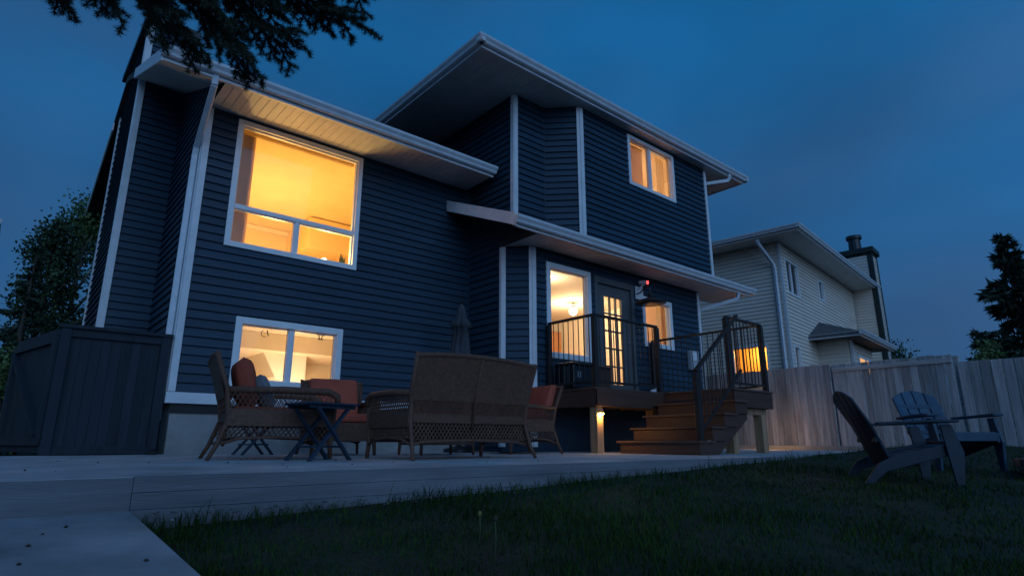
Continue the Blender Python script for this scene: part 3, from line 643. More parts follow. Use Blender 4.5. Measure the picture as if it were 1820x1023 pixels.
mb = MB(); mb.tube([(9.27,7.00,3.20),(9.30,6.84,3.175)], [0.042, 0.038], 12); mb.build('body', 'white_plastic', t, bevel=0.004)
mb = MB(); mb.tube([(9.30,6.84,3.175),(9.304,6.825,3.172)], 0.034, 12); mb.build('lens_ring', 'red_led', t)
t = thing('meter_box', 'pale grey electrical box low on the navy wall near the corner', 'box', (11.0, 7.05, 1.7))
mb = MB(); LM.box(mb, 4.34, 4.62, 0.026, 0.12, 1.62, 2.02); mb.build('case', 'grey_box', t, bevel=0.01)
mb = MB(); LM.box(mb, 4.38, 4.58, 0.12, 0.135, 1.80, 1.98); mb.build('cover', 'white_plastic', t, bevel=0.008)
mb = MB(); mb.tube([LM.p(4.48,0.06,1.62),LM.p(4.48,0.06,0.6)], 0.018, 8); mb.build('conduit', 'grey_box', t)

# ------------------------------------------------------------------ deck
DZ = 0.96
deck = thing('deck', 'brown composite deck with black railings and a flight of four steps', 'deck', (8.1, 5.9, 0))
dx0, dx1, dxm, dyf, dyr, dyw = 6.72, 9.60, 8.40, 5.95, 4.74, 7.06
nb = 9
for k in range(nb):                                     # boards run along x
    y0 = dyf + (dyw-dyf)*k/nb; mb = MB(); mb.box(dx0-0.02, dx1+0.02, y0+0.003, y0+(dyw-dyf)/nb-0.003, DZ-0.028, DZ); mb.build('deck_board', 'decking', deck, bevel=0.003)
for k in range(9):
    y0 = dyr - 0.02 + (dyf-dyr+0.02)*k/9; mb = MB(); mb.box(dxm-0.02, dx1+0.02, y0+0.003, y0+(dyf-dyr+0.02)/9-0.003, DZ-0.028, DZ); mb.build('deck_board', 'decking', deck, bevel=0.003)
FH = 0.245
for (a, b, c, d) in ((dx0, dx0+0.022, dyf, dyw), (dx0, dxm, dyf, dyf+0.022), (dxm, dxm+0.022, dyr, dyf), (dxm, dx1, dyr, dyr+0.022), (dx1-0.022, dx1, dyr, dyw)):
    mb = MB(); mb.box(a, b, c, d, DZ-0.03-FH, DZ-0.030); mb.build('fascia_board', 'deck', deck, bevel=0.003)
for k in range(7):
    x = dx0+0.25+k*0.40; mb = MB(); mb.box(x, x+0.038, dyf+0.03 if x < dxm else dyr+0.03, dyw-0.01, DZ-0.235, DZ-0.032); mb.build('joist', 'lumber', deck)
mb = MB(); mb.box(dxm+0.04, dx1-0.06, dyr+0.10, dyr+0.18, DZ-0.37, DZ-0.276); mb.build('beam', 'lumber', deck)
PW = 0.14
for (x, y) in ((dx0+0.04, dyf+0.05), (dxm+0.02, dyr+0.07), (dx1-0.28, dyr+0.07), (dxm-0.1, dyf+0.2)):
    mb = MB(); zt = DZ-0.276 if y > dyr+0.1 else DZ-0.37
    mb.box(x, x+PW, y, y+PW, patio_z(y)-0.02, zt); mb.build('support_post', 'lumber', deck, bevel=0.006)
# railings
def railing(p, q, z0, h, posts=(True, True), n=None, zq=None, skip_cap=False):
    """level or raking run from p to q (xy); z0/zq deck heights at either end"""
    zq = z0 if zq is None else zq; p = Vector((*p, 0)); q = Vector((*q, 0)); d = (q-p); L_ = d.length
    mb = MB(); mb.bar(p+Vector((0,0,z0+h)), q+Vector((0,0,zq+h)), 0.062, 0.036)
    rl = mb.build('railing', 'rail', deck, bevel=0.005)
    mb = MB(); mb.bar(p+Vector((0,0,z0+0.09)), q+Vector((0,0,zq+0.09)), 0.035, 0.035); mb.build('bottom_rail', 'rail', rl)
    n = n or int(L_/0.105)
    for k in range(1, n):
        f = k/n; b = p+d*f; zz = z0+(zq-z0)*f
        mb = MB(); mb.tube([b+Vector((0,0,zz+0.09)), b+Vector((0,0,zz+h-0.02))], 0.0088, 6, cap=False); mb.build('baluster', 'rail', rl, smooth=True)
    for on, b, zz in ((posts[0], p, z0), (posts[1], q, zq)):
        if on:
            mb = MB(); mb.box(b.x-0.036, b.x+0.036, b.y-0.036, b.y+0.036, zz-0.02 if zz > 0.5 else zz-0.15, zz+h-0.02); mb.build('rail_post', 'rail', rl, bevel=0.004)
RH = 1.10
railing((dx0+0.06, dyw-0.06), (dx0+0.06, dyf+0.06), DZ, RH)
railing((dx0+0.06, dyf+0.06), (dxm-0.06, dyf+0.06), DZ, RH, posts=(False, True))
railing((dxm+0.06, dyr+0.06), (dx1-0.06, dyr+0.06), DZ, RH)
railing((dx1-0.06, dyr+0.06), (dx1-0.06, dyw-0.06), DZ, RH, posts=(False, True))
# stairs drop towards -x from the notch
sy0, sy1 = dyr-0.20, dyf-0.08; nr = 5; rise = (DZ-0.01)/nr; run = 0.325
sx = lambda k: dxm - run*(nr-1) + run*k
st = None
for y in (sy0+0.024, sy1-0.064):
    mb = MB(); mb.prism([(sx(0)+0.06, 0.012), (dxm+0.02, DZ-rise-0.04), (dxm+0.02, DZ-0.46), (sx(0)+0.50, 0.012)], lambda x, z: (x, y, z), lambda x, z: (x, y+0.04, z))
    o_ = mb.build('stair' if st is None else 'stringer', 'deck', deck if st is None else st); st = st or o_
for k in range(nr-1):
    zt = rise*(k+1); x = sx(k)
    mb = MB(); mb.box(x, x+0.022, sy0, sy1, zt-rise+(0.004 if k else 0.012), zt-0.034); mb.build('riser', 'deck', st, bevel=0.003)
    mb = MB(); mb.box(x-0.028, x+run+0.02, sy0-0.025, sy1+0.05, zt-0.032, zt); mb.build('tread', 'decking', st, bevel=0.006)
    mb = MB(); mb.box(x+0.024, x+run, sy0, sy0+0.022, zt-rise*1.0, zt-0.034); mb.build('side_panel', 'deck', st)
# stair rail on the viewer's side
railing((sx(0)+0.10, sy0+0.05), (dxm+0.02, sy0+0.05), rise, 0.92, posts=(True, False), zq=DZ+0.16, n=12)
def post_light(loc, nrm, label, power):
    t = thing('deck_light', label, 'lamp', loc, group=None)
    mb = MB(); q = Vector(loc); n = Vector(nrm)
    mb.bar(q+n*0.008, q+n*0.03, 0.10, 0.035); mb.build('housing', 'galv', t, bevel=0.004)
    mb = MB(); mb.bar(q+n*0.006+Vector((0,0,-0.026)), q+n*0.034+Vector((0,0,-0.026)), 0.090, 0.024); mb.build('lens', 'led', t)
    lamp('deck_light_source', q+n*0.055+Vector((0,0,-0.06)), power, (1.0, 0.58, 0.16), 0.015, t)
post_light((dx0+0.04+PW/2, dyf+0.05, 0.60), (0,-1,0), 'small amber light glowing on the deck support post', 3.0)
t = thing('added_fence_light', 'low amber stake light added unseen behind the deck post for the glow on the fence foot', 'lamp', (12.85, 6.63, 0.02))  # real source unknown; lamp added out of sight to make the fence glow
mb = MB(); mb.tube([(12.85,6.63,0.0),(12.85,6.63,0.20)], 0.012, 8); mb.build('stake', 'galv', t)
mb = MB(); mb.lathe((12.85,6.63,0.20), [(0.03,0),(0.035,0.08),(0.03,0.085)], 12); mb.build('lens', 'led', t)
mb = MB(); mb.lathe((12.85,6.63,0.29), [(0.06,0),(0.055,0.02),(0.01,0.035)], 14); mb.build('cap', 'galv', t)
lamp('added_fence_light_source', (12.92,6.63,0.24), 5.5, (1.0, 0.50, 0.20), 0.03, t)
# boxes, pots on the deck
t = thing('storage_cabinet', 'black glossy storage box on the deck below the tall kitchen window', 'box', (7.1, 6.75, DZ))
mb = MB(); mb.box(6.86, 7.30, 6.55, 6.95, DZ+0.03, DZ+0.40); mb.build('body', 'black_gloss', t, bevel=0.02)
mb = MB(); mb.box(6.84, 7.32, 6.53, 6.97, DZ+0.402, DZ+0.44); mb.build('lid', 'black', t, bevel=0.012)
mb = MB(); mb.box(6.95, 7.03, 6.538, 6.549, DZ+0.2, DZ+0.30); mb.build('latch', 'steel', t)
t = thing('planter_box', 'dark brown planter box beside the black box on the deck', 'planter', (7.6, 6.75, DZ))
mb = MB(); mb.box(7.38, 7.84, 6.62, 6.98, DZ+0.0, DZ+0.40); mb.build('body', 'deck', t, bevel=0.012)
mb = MB(); mb.box(7.36, 7.86, 6.60, 7.0, DZ+0.402, DZ+0.435); mb.build('rim', 'deck', t, bevel=0.008)
for i, (x, y, hh_, r_) in enumerate(((9.30, 6.85, 0.16, 0.055), (9.46, 6.90, 0.20, 0.06), (9.44, 6.55, 0.10, 0.05))):
    t = thing('lantern', ['squat white candle jar on the deck by the door', 'taller pale glass candle jar beside the deck door', 'small white pot near the deck edge by the railing'][i], 'jar', (x, y, DZ))
    mb = MB(); mb.lathe((x, y, DZ), [(r_*0.9,0.001),(r_,0.02),(r_,hh_*0.85),(r_*0.7,hh_)], 14); mb.build('jar', 'white_plastic' if i != 1 else 'grey_box', t, smooth=False)
    mb = MB(); mb.lathe((x, y, DZ+hh_), [(r_*0.75,0.001),(r_*0.75,0.02),(0.01,0.03)], 12); mb.build('lid', 'galv', t)

# ------------------------------------------------------------------ patio furniture
def bil(c, u, v):
    a, b, d, e = [Vector(x) for x in c]          # a: u0v0, b: u1v0, d: u1v1, e: u0v1
    return (a*(1-u)+b*u)*(1-v) + (e*(1-u)+d*u)*v
def lattice(mb, c, n, slant, r=0.0046, both=True):
    """diagonal strands over a four-cornered patch"""
    for sgn in ((1, -1) if both else (1,)):
        for k in range(-int(slant*n)-1, n+int(slant*n)+1):
            u0 = (k+0.5)/n; u1 = u0 + sgn*slant; t0, t1 = 0.0, 1.0; du = u1-u0
            for lim in (0.0, 1.0):
                if abs(du) > 1e-6:
                    tt = (lim-u0)/du
                    if (lim == 0.0) == (du > 0): t0 = max(t0, tt)
                    else: t1 = min(t1, tt)
            if abs(du) <= 1e-6 and not 0 <= u0 <= 1: continue
            if t1 - t0 < 0.08: continue
            mb.bar(bil(c, u0+du*t0, t0), bil(c, u0+du*t1, t1), r*2.2, r*1.4, up=(0.3, 1, 0.2))
def vstrands(mb, c, n, r=0.0035):
    for k in range(n):
        u = (k+0.5)/n; mb.bar(bil(c, u, 0), bil(c, u, 1), r*2.2, r*1.4, up=(0.3, 1, 0.2))
def pillow(name, m, parent, c, sx_, sy_, sz_, tilt=0.0, n=7, rot=0.0):
    """puffed square cushion: flat in local y"""
    mb = MB(); vs_ = []; N_ = 12
    def pt(u, v, side):
        pu = math.copysign(abs(u)**0.85, u); pv = math.copysign(abs(v)**0.85, v)
        th = (max(0, 1-abs(u)**4)*max(0, 1-abs(v)**4))**0.5
        x, y, z = pu*sx_/2, side*th*sy_/2, pv*sz_/2
        y2, z2 = y*math.cos(tilt)-z*math.sin(tilt), y*math.sin(tilt)+z*math.cos(tilt)
        x3, y3 = x*math.cos(rot)-y2*math.sin(rot), x*math.sin(rot)+y2*math.cos(rot)
        return (c[0]+x3, c[1]+y3, c[2]+z2)
    for side in (1, -1):
        o = len(mb.v)
        for j in range(N_+1):
            for i in range(N_+1): mb.v.append(pt(2*i/N_-1, 2*j/N_-1, side))
        for j in range(N_):
            for i in range(N_):
                a = o+j*(N_+1)+i; q = (a, a+1, a+N_+2, a+N_+1); mb.f.append(q if side < 0 else q[::-1])
    return mb.build(name, m, parent, smooth=True)
def wicker_seat(t, wd, seats, back_h=0.95, dp=0.78, pillows=True):
    """faces +y in local space; floor at z=0; rear at y=-dp/2"""
    w2 = wd/2; yb = -dp/2; yf = dp/2; arm = 0.62; bt = back_h
    for s in (-1, 1):
        mb = MB(); mb.tube([(s*(w2-0.01), yb-0.10, bt-0.0), (s*(w2-0.03), yb+0.02, 0.62), (s*(w2-0.05), yb+0.06, 0.36), (s*(w2-0.03), yb-0.02, 0.12), (s*(w2-0.01), yb-0.08, 0.0)], [0.022,0.022,0.022,0.020,0.017], 8)
        mb.build('leg', 'wicker', t, smooth=True)
        mb = MB(); mb.tube([(s*(w2-0.03), yf-0.03, 0.0), (s*(w2-0.04), yf-0.04, 0.16), (s*(w2-0.03), yf-0.02, 0.50)], [0.020,0.026,0.026], 8); mb.build('leg', 'wicker', t, smooth=True)
        # rolled arm
        mb = MB(); mb.tube([(s*(w2-0.04), yb+0.02, arm-0.01), (s*(w2-0.02), 0, arm+0.005), (s*(w2-0.02), yf-0.08, arm-0.0), (s*(w2-0.02), yf+0.0, arm-0.04), (s*(w2-0.03), yf+0.005, arm-0.12)], [0.030,0.032,0.034,0.034,0.026], 10)
        ar = mb.build('arm', 'wicker', t, smooth=True)
        x = s*(w2-0.03)
        mb = MB(); lattice(mb, [(x, yb+0.04, 0.44),(x, yf-0.02, 0.44),(x, yf-0.02, arm-0.02),(x, yb+0.02, arm-0.02)], 22, 0.10); mb.build('arm_lattice', 'wicker', ar, kind='stuff')
        mb = MB(); mb.bar((x, yb+0.05, 0.37), (x, yf-0.03, 0.37), 0.024, 0.15); mb.build('side_band', 'wicker', ar)
        mb = MB(); lattice(mb, [(x, yb+0.03, 0.19),(x, yf-0.03, 0.19),(x, yf-0.03, 0.30),(x, yb+0.05, 0.30)], 20, 0.09); mb.build('side_lattice', 'wicker', ar, kind='stuff')
        mb = MB(); mb.tube([(x, yb+0.01, 0.14), (x, yb+0.16, 0.185), (x, 0, 0.20), (x, yf-0.18, 0.185), (x, yf-0.04, 0.13)], 0.013, 6); mb.build('side_arch', 'wicker', ar, smooth=True)
    # back: dense woven upper panel, reclined
    yl = lambda z: yb+0.06 - 0.16*max(0, (z-0.40)/0.55)
    mb = MB(); n = 10; zt = lambda u: bt - 0.035*(2*u-1)**2
    for side, off in ((0, -0.010), (1, 0.010)):
        o = len(mb.v)
        for i in range(n+1):
            u = i/n; x = -w2+0.03+u*(wd-0.06)
            for z in (0.54, (0.54+zt(u))/2, zt(u)): mb.v.append((x*(1+0.02*(z-0.5)), yl(z)+off, z))
        for i in range(n):
            for j in range(2):
                a = o+i*3+j; q = (a, a+3, a+4, a+1); mb.f.append(q if side == 0 else q[::-1])
    bk = mb.build('backrest', 'wicker', t)
    mb = MB(); mb.tube([(-w2+0.02, yl(bt-0.035), bt-0.035)] + [(-w2+0.03+(i/8)*(wd-0.06), yl(zt(i/8)), zt(i/8)+0.008) for i in range(9)] + [(w2-0.02, yl(bt-0.035), bt-0.035)], 0.024, 8); mb.build('top_rail', 'wicker', bk, smooth=True)
    for k in range(1, seats):
        x = -w2 + wd*k/seats; mb = MB(); mb.tube([(x, yl(0.28)-0.014, 0.28),(x, yl(0.6)-0.014, 0.6),(x, yl(bt)-0.014, bt-0.01)], 0.013, 6); mb.build('back_rib', 'wicker', bk, smooth=True)
    mb = MB(); y = yb+0.055
    lattice(mb, [(-w2+0.04, y, 0.42),(w2-0.04, y, 0.42),(w2-0.04, yl(0.54), 0.54),(-w2+0.04, yl(0.54), 0.54)], int(wd*30), 0.055); mb.build('back_lattice', 'wicker', bk, kind='stuff')
    for z, r_ in ((0.475, 0.009), (0.345, 0.014)):
        mb = MB(); mb.tube([(-w2+0.03, y-0.005, z),(w2-0.03, y-0.005, z)], r_, 6); mb.build('cross_rail', 'wicker', bk, smooth=True)
    mb = MB(); mb.bar((-w2+0.04, y+0.01, 0.385), (w2-0.04, y+0.01, 0.385), 0.022, 0.075); mb.build('seat_band', 'wicker', bk)
    mb = MB(); lattice(mb, [(-w2+0.05, y, 0.17),(w2-0.05, y, 0.17),(w2-0.05, y, 0.34),(-w2+0.05, y, 0.34)], int(wd*22), 0.085); mb.build('skirt_lattice', 'wicker', bk, kind='stuff')
    mb = MB(); mb.tube([(-w2+0.04, y-0.02, 0.13)] + [(-w2+0.06+(wd-0.12)*u, y-0.01, 0.155+0.02*math.sin(math.pi*u)) for u in (0.08,0.3,0.5,0.7,0.92)] + [(w2-0.04, y-0.02, 0.13)], 0.015, 6); mb.build('skirt_rail', 'wicker', bk, smooth=True)
    # seat deck and front skirt
    mb = MB(); mb.box(-w2+0.05, w2-0.05, yb+0.08, yf-0.03, 0.33, 0.37); mb.box(-w2+0.05, w2-0.05, yf-0.045, yf-0.02, 0.16, 0.37); mb.build('seat', 'wicker', t)
    for k in range(seats):
        sw = (wd-0.16)/seats; xc = -w2+0.08+sw*(k+0.5)
        mb = MB(); mb.box(xc-sw/2+0.006, xc+sw/2-0.006, yb+0.10, yf-0.01, 0.372, 0.475); mb.build('seat_cushion', 'cushion', t, bevel=0.03)
        if pillows:
            mb = MB(); q = 0.11; z0, z1 = 0.48, 0.96
            prof = [(yl(z0)+0.02, z0),(yl(z0)+0.16, z0),(yl(z1)+0.135, z1-0.02),(yl(z1)+0.012, z1-0.02)]
            mb.prism(prof, lambda yy, zz: (xc-sw/2+0.008, yy, zz), lambda yy, zz: (xc+sw/2-0.008, yy, zz)); mb.build('back_cushion', 'cushion', t, bevel=0.035)
def floor(x, y): return (x, y, patio_z(y))
# loveseat, its back to the lawn
t = thing('wicker_loveseat', 'brown wicker loveseat with lattice back turned to the lawn', 'loveseat', floor(3.66, 5.28), 0, local=True); wicker_seat(t, 1.50, 2, 0.97, 0.86)
# armchair at the left end, facing +x
t = thing('wicker_armchair', 'brown wicker armchair with red pillow in front of the basement window', 'armchair', floor(2.11, 6.03), math.atan2(-0.17, 0.985)-math.pi/2, local=True); wicker_seat(t, 0.80, 1, 0.94, 1.00, pillows=False)
pillow('pillow', 'cushion', t, (0.02, -0.30, 0.69), 0.50, 0.19, 0.48, tilt=0.25)
pillow('pillow', 'grey_fabric', t, (0.10, -0.14, 0.61), 0.42, 0.13, 0.34, tilt=0.42)
# armchair by the wall, facing the lawn
t = thing('wicker_armchair', 'wicker armchair with tall red back cushion, between the folding table and loveseat', 'armchair', floor(3.24, 7.05), R(180-12), local=True); wicker_seat(t, 0.78, 1, 0.92, 0.82)
# armchair at the right end, facing -x
t = thing('wicker_armchair', 'wicker armchair with orange cushion beside the deck, on a round swivel base', 'armchair', floor(5.62, 6.45), R(90-6), local=True); wicker_seat(t, 0.78, 1, 0.92, 0.80)
mb = MB(); mb.tube([(0.26*math.cos(a), 0.26*math.sin(a), 0.02) for a in np.linspace(0, 2*math.pi, 17)], 0.012, 6); mb.build('swivel_base', 'galv', t)
# coffee table among the seats
t = thing('coffee_table', 'low dark wicker coffee table behind the loveseat', 'table', floor(4.35, 6.55), R(4), local=True)
mb = MB(); mb.box(-0.46, 0.46, -0.28, 0.28, 0.37, 0.41); mb.build('top', 'wicker', t, bevel=0.012)
mb = MB(); mb.box(-0.40, 0.40, -0.23, 0.23, 0.12, 0.15); mb.build('shelf', 'wicker', t, bevel=0.008)
for a in (-1, 1):
    for b in (-1, 1): mb = MB(); mb.tube([(a*0.41, b*0.23, 0), (a*0.39, b*0.22, 0.37)], [0.018, 0.024], 8); mb.build('leg', 'wicker', t, smooth=True)
# folding side tables with crossed legs
def folding_table(t, w_=0.52, d_=0.42, h_=0.50):
    for k in range(5):
        mb = MB(); x = -w_/2+w_*k/5; mb.box(x+0.004, x+w_/5-0.004, -d_/2, d_/2, h_-0.02, h_); mb.build('slat', 'table_blue', t, bevel=0.004)
    for y in (-d_/2+0.05, d_/2-0.05):
        mb = MB(); mb.box(-w_/2+0.02, w_/2-0.02, y-0.012, y+0.012, h_-0.05, h_-0.021); mb.build('batten', 'table_blue', t)
        for s in (-1, 1):
            yy = y + s*0.013; mb = MB(); mb.bar((-s*(w_/2-0.05), yy, 0.0), (s*(w_/2-0.08), yy, h_-0.04), 0.022, 0.045, up=(0, 1, 0)); mb.build('leg', 'table_blue', t, bevel=0.003)
    for s in (-1, 1):
        mb = MB(); mb.bar((s*0.12, -d_/2+0.06, 0.12), (s*0.12, d_/2-0.06, 0.12), 0.03, 0.018); mb.build('stretcher', 'table_blue', t)
t = thing('folding_table', 'dark blue folding side table with crossed legs in front of the armchair', 'table', floor(2.30, 5.36), R(14), local=True); folding_table(t)
t = thing('folding_stool', 'low dark blue folding stool tucked behind the armchair with the red pillow', 'stool', floor(2.45, 7.62), R(8), local=True); folding_table(t, 0.46, 0.34, 0.42)
# umbrella, folded
t = thing('patio_umbrella', 'folded grey patio umbrella standing in the corner by the wall', 'umbrella', floor(5.45, 7.62), 0.2, local=True)
mb = MB(); mb.lathe((0,0,0), [(0.23,0),(0.23,0.05),(0.12,0.08),(0.035,0.10),(0.035,0.35)], 18); mb.build('base', 'galv', t)
mb = MB(); mb.tube([(0,0,0.1),(0,0,2.32)], 0.019, 10); mb.build('pole', 'galv', t, smooth=True)
mb = MB(); NN = 32; lev = [(0.02,2.28),(0.05,2.20),(0.09,2.02),(0.155,1.93),(0.10,1.90),(0.13,1.55),(0.165,1.2),(0.15,1.02)]
for r_, z in lev:
    for k in range(NN):
        a = 2*math.pi*k/NN; rr = r_*(1+(0.24*math.sin(a*8) if r_ > 0.04 else 0)); mb.v.append((rr*math.cos(a), rr*math.sin(a), z+0.02*math.sin(3*a)*(r_ > 0.1)))
for i in range(len(lev)-1):
    for k in range(NN): a = i*NN+k; b = i*NN+(k+1) % NN; mb.f.append((a, a+NN, b+NN, b))
mb.build('canopy', 'umbrella', t, smooth=True)
mb = MB(); mb.lathe((0,0,2.30), [(0.022,0),(0.03,0.02),(0.015,0.05),(0.022,0.075),(0.004,0.095)], 10); mb.build('finial', 'galv', t)

# adirondack chairs on the grass
def adirondack(t, m='adirondack'):
    """faces +y locally, seat front at y=+0.30"""
    w2 = 0.29
    top_y, top_z, by, bz = -0.50, 0.93, -0.20, 0.20
    for k in range(4):
        u0, u1 = -1+k*0.5+0.02, -1+(k+1)*0.5-0.02; mb = MB()
        arc = lambda u: 0.10*u*u
        pts = []
        for z_ in (0, 0.5, 1.0):
            for u in (u0, u1):
                f = z_; wd_ = (0.86 + 0.14*f)*w2 if f < 1 else w2*0.94; zz = bz + (top_z-bz-arc(u)*1.0*(f == 1))*f; yy = by+(top_y-by)*f
                cup = 0.05*(1-u*u)*-1
                pts.append((u*wd_, yy+cup, zz))
        mb.v = pts + [(p[0], p[1]-0.026, p[2]-0.010) for p in pts]
        mb.f = [(0,1,3,2),(2,3,5,4),(6,8,9,7),(8,10,11,9),(0,2,8,6),(2,4,10,8),(1,7,9,3),(3,9,11,5),(4,5,11,10),(0,6,7,1)]
        mb.build('back_slat', m, t, bevel=0.008)
    for f in (0.30, 0.72):
        mb = MB(); z = bz+(top_z-bz)*f; y = by+(top_y-by)*f-0.045; mb.bar((-w2*0.86, y, z), (w2*0.86, y, z), 0.025, 0.05); mb.build('back_brace', m, t, bevel=0.005)
    for k in range(5):
        y0 = -0.20+k*0.11; z = 0.235+0.15*((y0+0.2)/0.55)**1.0; mb = MB(); mb.bar((-w2, y0+0.05, z), (w2, y0+0.05, z), 0.10, 0.024, up=(0, -0.26, 1)); mb.build('seat_slat', m, t, bevel=0.006)
    mb = MB(); mb.bar((-w2-0.005, 0.345, 0.36), (w2+0.005, 0.345, 0.36), 0.03, 0.10); mb.build('seat_apron', m, t, bevel=0.01)
    for s in (-1, 1):
        x = s*(w2+0.012)
        mb = MB(); mb.prism([(0.36,0.40),(0.36,0.30),(-0.30,0.12),(-0.44,0.0),(-0.52,0.0),(-0.36,0.20),(-0.22,0.27)], lambda y, z: (x-0.014, y, z), lambda y, z: (x+0.014, y, z)); mb.build('rear_leg', m, t, bevel=0.005)
        x2 = s*(w2+0.05)
        mb = MB(); mb.prism([(0.30,0.56),(0.20,0.56),(0.26,0.0),(0.33,0.0),(0.37,0.30)], lambda y, z: (x2-0.014, y, z), lambda y, z: (x2+0.014, y, z)); mb.build('front_leg', m, t, bevel=0.005)
        mb = MB(); mb.prism([(s*(w2+0.0), 0.36),(s*(w2+0.13), 0.34),(s*(w2+0.13), 0.10),(s*(w2+0.07), -0.34),(s*(w2+0.0), -0.34)][::s], lambda xx, yy: (xx, yy, 0.562+0.02*(yy > 0)), lambda xx, yy: (xx, yy, 0.590+0.02*(yy > 0))); mb.build('arm_rest', m, t, bevel=0.006)
def on_lawn(x, y): return (x, y, lawn_z(x, y)+0.005)
fy = lambda dx, dy: math.atan2(dy, dx) - math.pi/2
t = thing('garden_chair', 'blue slatted garden chair with shade darkened into its colour, on the grass, its ribbed back to the patio steps', 'chair', on_lawn(6.48, 2.00), fy(0.62, -0.78), local=True); adirondack(t, 'adirondack_shaded'); t.scale = (0.92, 0.92, 0.90)
t = thing('garden_chair', 'blue slatted garden chair standing nearer the fence, its seat side showing', 'chair', on_lawn(8.20, 2.08), fy(-0.66, -0.75), local=True); adirondack(t); t.scale = (0.98, 0.95, 0.98)
# brick fire pit at the edge of the lawn
t = thing('fire_pit', 'low square pit of red brick blocks on the grass past the garden chairs', 'fire pit', on_lawn(8.42, 1.00), 0.25, local=True)
for course in range(2):
    for side in range(4):
        for k in range(4):
            L_ = 0.22; off = -0.44+L_*k+(0.11 if course else 0); mb = MB(); mb.box(off+0.004, off+L_-0.004, -0.5, -0.4, 0.005+course*0.105, 0.10+course*0.105)
            a = side*math.pi/2; ca, sa = math.cos(a), math.sin(a); mb.v = [(x*ca-y*sa, x*sa+y*ca, z) for x, y, z in mb.v]; mb.build('brick', 'brick_red', t, bevel=0.008)

# ------------------------------------------------------------------ enclosure with gate at the left corner
t = thing('wood_screen', 'dark stained board screen joining the corner of the wing', 'screen', (1.0, 8.35, 0))
sxa, sxb, sy, zt = 0.46, 1.56, 8.34, 1.47
nb = 9
for k in range(nb):
    x = sxa+0.10+(sxb-sxa-0.2)*k/nb; mb = MB(); mb.box(x+0.0008, x+(sxb-sxa-0.2)/nb-0.0008, sy+0.02, sy+0.042, 0.05, zt-0.09); mb.build('board', 'stain', t, bevel=0.003)
for x in (sxa, sxb-0.10):
    mb = MB(); mb.box(x, x+0.10, sy-0.03, sy+0.07, 0.02, zt-0.05); mb.build('post', 'stain', t, bevel=0.006)
mb = MB(); mb.box(sxa-0.03, sxb+0.02, sy-0.045, sy+0.085, zt-0.05, zt-0.01); mb.build('cap_board', 'stain', t, bevel=0.005)
mb = MB(); mb.box(sxa+0.10, sxb-0.10, sy-0.012, sy+0.019, zt-0.14, zt-0.051); mb.build('top_rail', 'stain', t)
mb = MB(); mb.box(sxa+0.10, sxb-0.10, sy-0.012, sy+0.019, 0.04, 0.13); mb.build('bottom_rail', 'stain', t)
t = thing('gate', 'dark stained plank gate standing open with a diagonal brace', 'gate', (0.44, 8.36, 0), fy(-0.20, 0.98) + math.pi/2, local=True)
gl_ = 1.62
for k in range(11):
    x = 0.02+gl_*k/11; mb = MB(); mb.box(x+0.003, x+gl_/11-0.003, -0.045, -0.022, 0.06, 1.42); mb.build('board', 'stain', t, bevel=0.003)
for z in (0.18, 1.30):
    mb = MB(); mb.box(0.02, gl_, -0.020, 0.015, z-0.045, z+0.045); mb.build('rail', 'stain', t)
mb = MB(); mb.bar((0.08, 0.0, 0.24), (gl_-0.08, 0.0, 1.24), 0.034, 0.09, up=(0,1,0)); mb.build('brace', 'stain', t)
for x in (0.02, gl_-0.09):
    mb = MB(); mb.box(x, x+0.09, -0.021, 0.018, 0.226, 1.254); mb.build('stile', 'stain', t)

# ------------------------------------------------------------------ fence on the right
t = thing('fence', 'weathered grey board fence running along the right side of the yard', 'fence', (14.0, 4.5, 0))
FX = 14.0
def fence_run(y0, y1, top, cap, step=0.145, base=0.06):
    n = max(1, round(abs(y1-y0)/step)); s = (y1-y0)/n
    for k in range(n):
        ya, yb = sorted((y0+s*k, y0+s*(k+1))); j = random.uniform(-0.012, 0.012)
        x = FX + (0.0 if k % 2 else 0.004) + random.uniform(-0.003, 0.003)
        mb = MB(); mb.box(x, x+0.02, ya+0.0045, yb-0.0045, base+random.uniform(0, 0.02), top+j); mb.build('board', 'fence', t, bevel=0.003)
    if cap:
        mb = MB(); mb.box(FX-0.034, FX-0.004, min(y0, y1)+0.01, max(y0, y1)-0.01, top-0.16, top-0.075); mb.build('rail', 'fence_rail', t, bevel=0.004)
    mb = MB(); mb.box(FX+0.026, FX+0.065, min(y0, y1), max(y0, y1), 0.35, 0.44); mb.build('rail', 'fence_rail', t)
    mb = MB(); mb.box(FX+0.026, FX+0.065, min(y0, y1), max(y0, y1), top-0.35, top-0.26); mb.build('rail', 'fence_rail', t)
fence_run(12.5, 5.55, 1.85, False); fence_run(5.50, 3.26, 1.83, True); fence_run(3.20, -0.4, 1.66, False, step=0.17, base=-0.05)
for y in (12.5, 9.0, 5.52, 3.23, 0.6):
    mb = MB(); mb.box(FX+0.07, FX+0.16, y-0.045, y+0.045, -0.1, 1.80 if y > 3 else 1.66); mb.build('post', 'fence_rail', t, bevel=0.005)
mb = MB(); mb.box(13.62, 13.97, 3.0, 12.0, -0.3, 0.10); tag(mb.build('garden_curb', 'foundation', bevel=0.01), 'low concrete curb along the foot of the fence', 'curb')

# ------------------------------------------------------------------ neighbour house
NB = Vector((17.30, 7.85, 0)); ang = R(7)
nh = thing('neighbour_house', 'beige lap-sided neighbouring house beyond the fence', 'house', tuple(NB), ang, local=True)
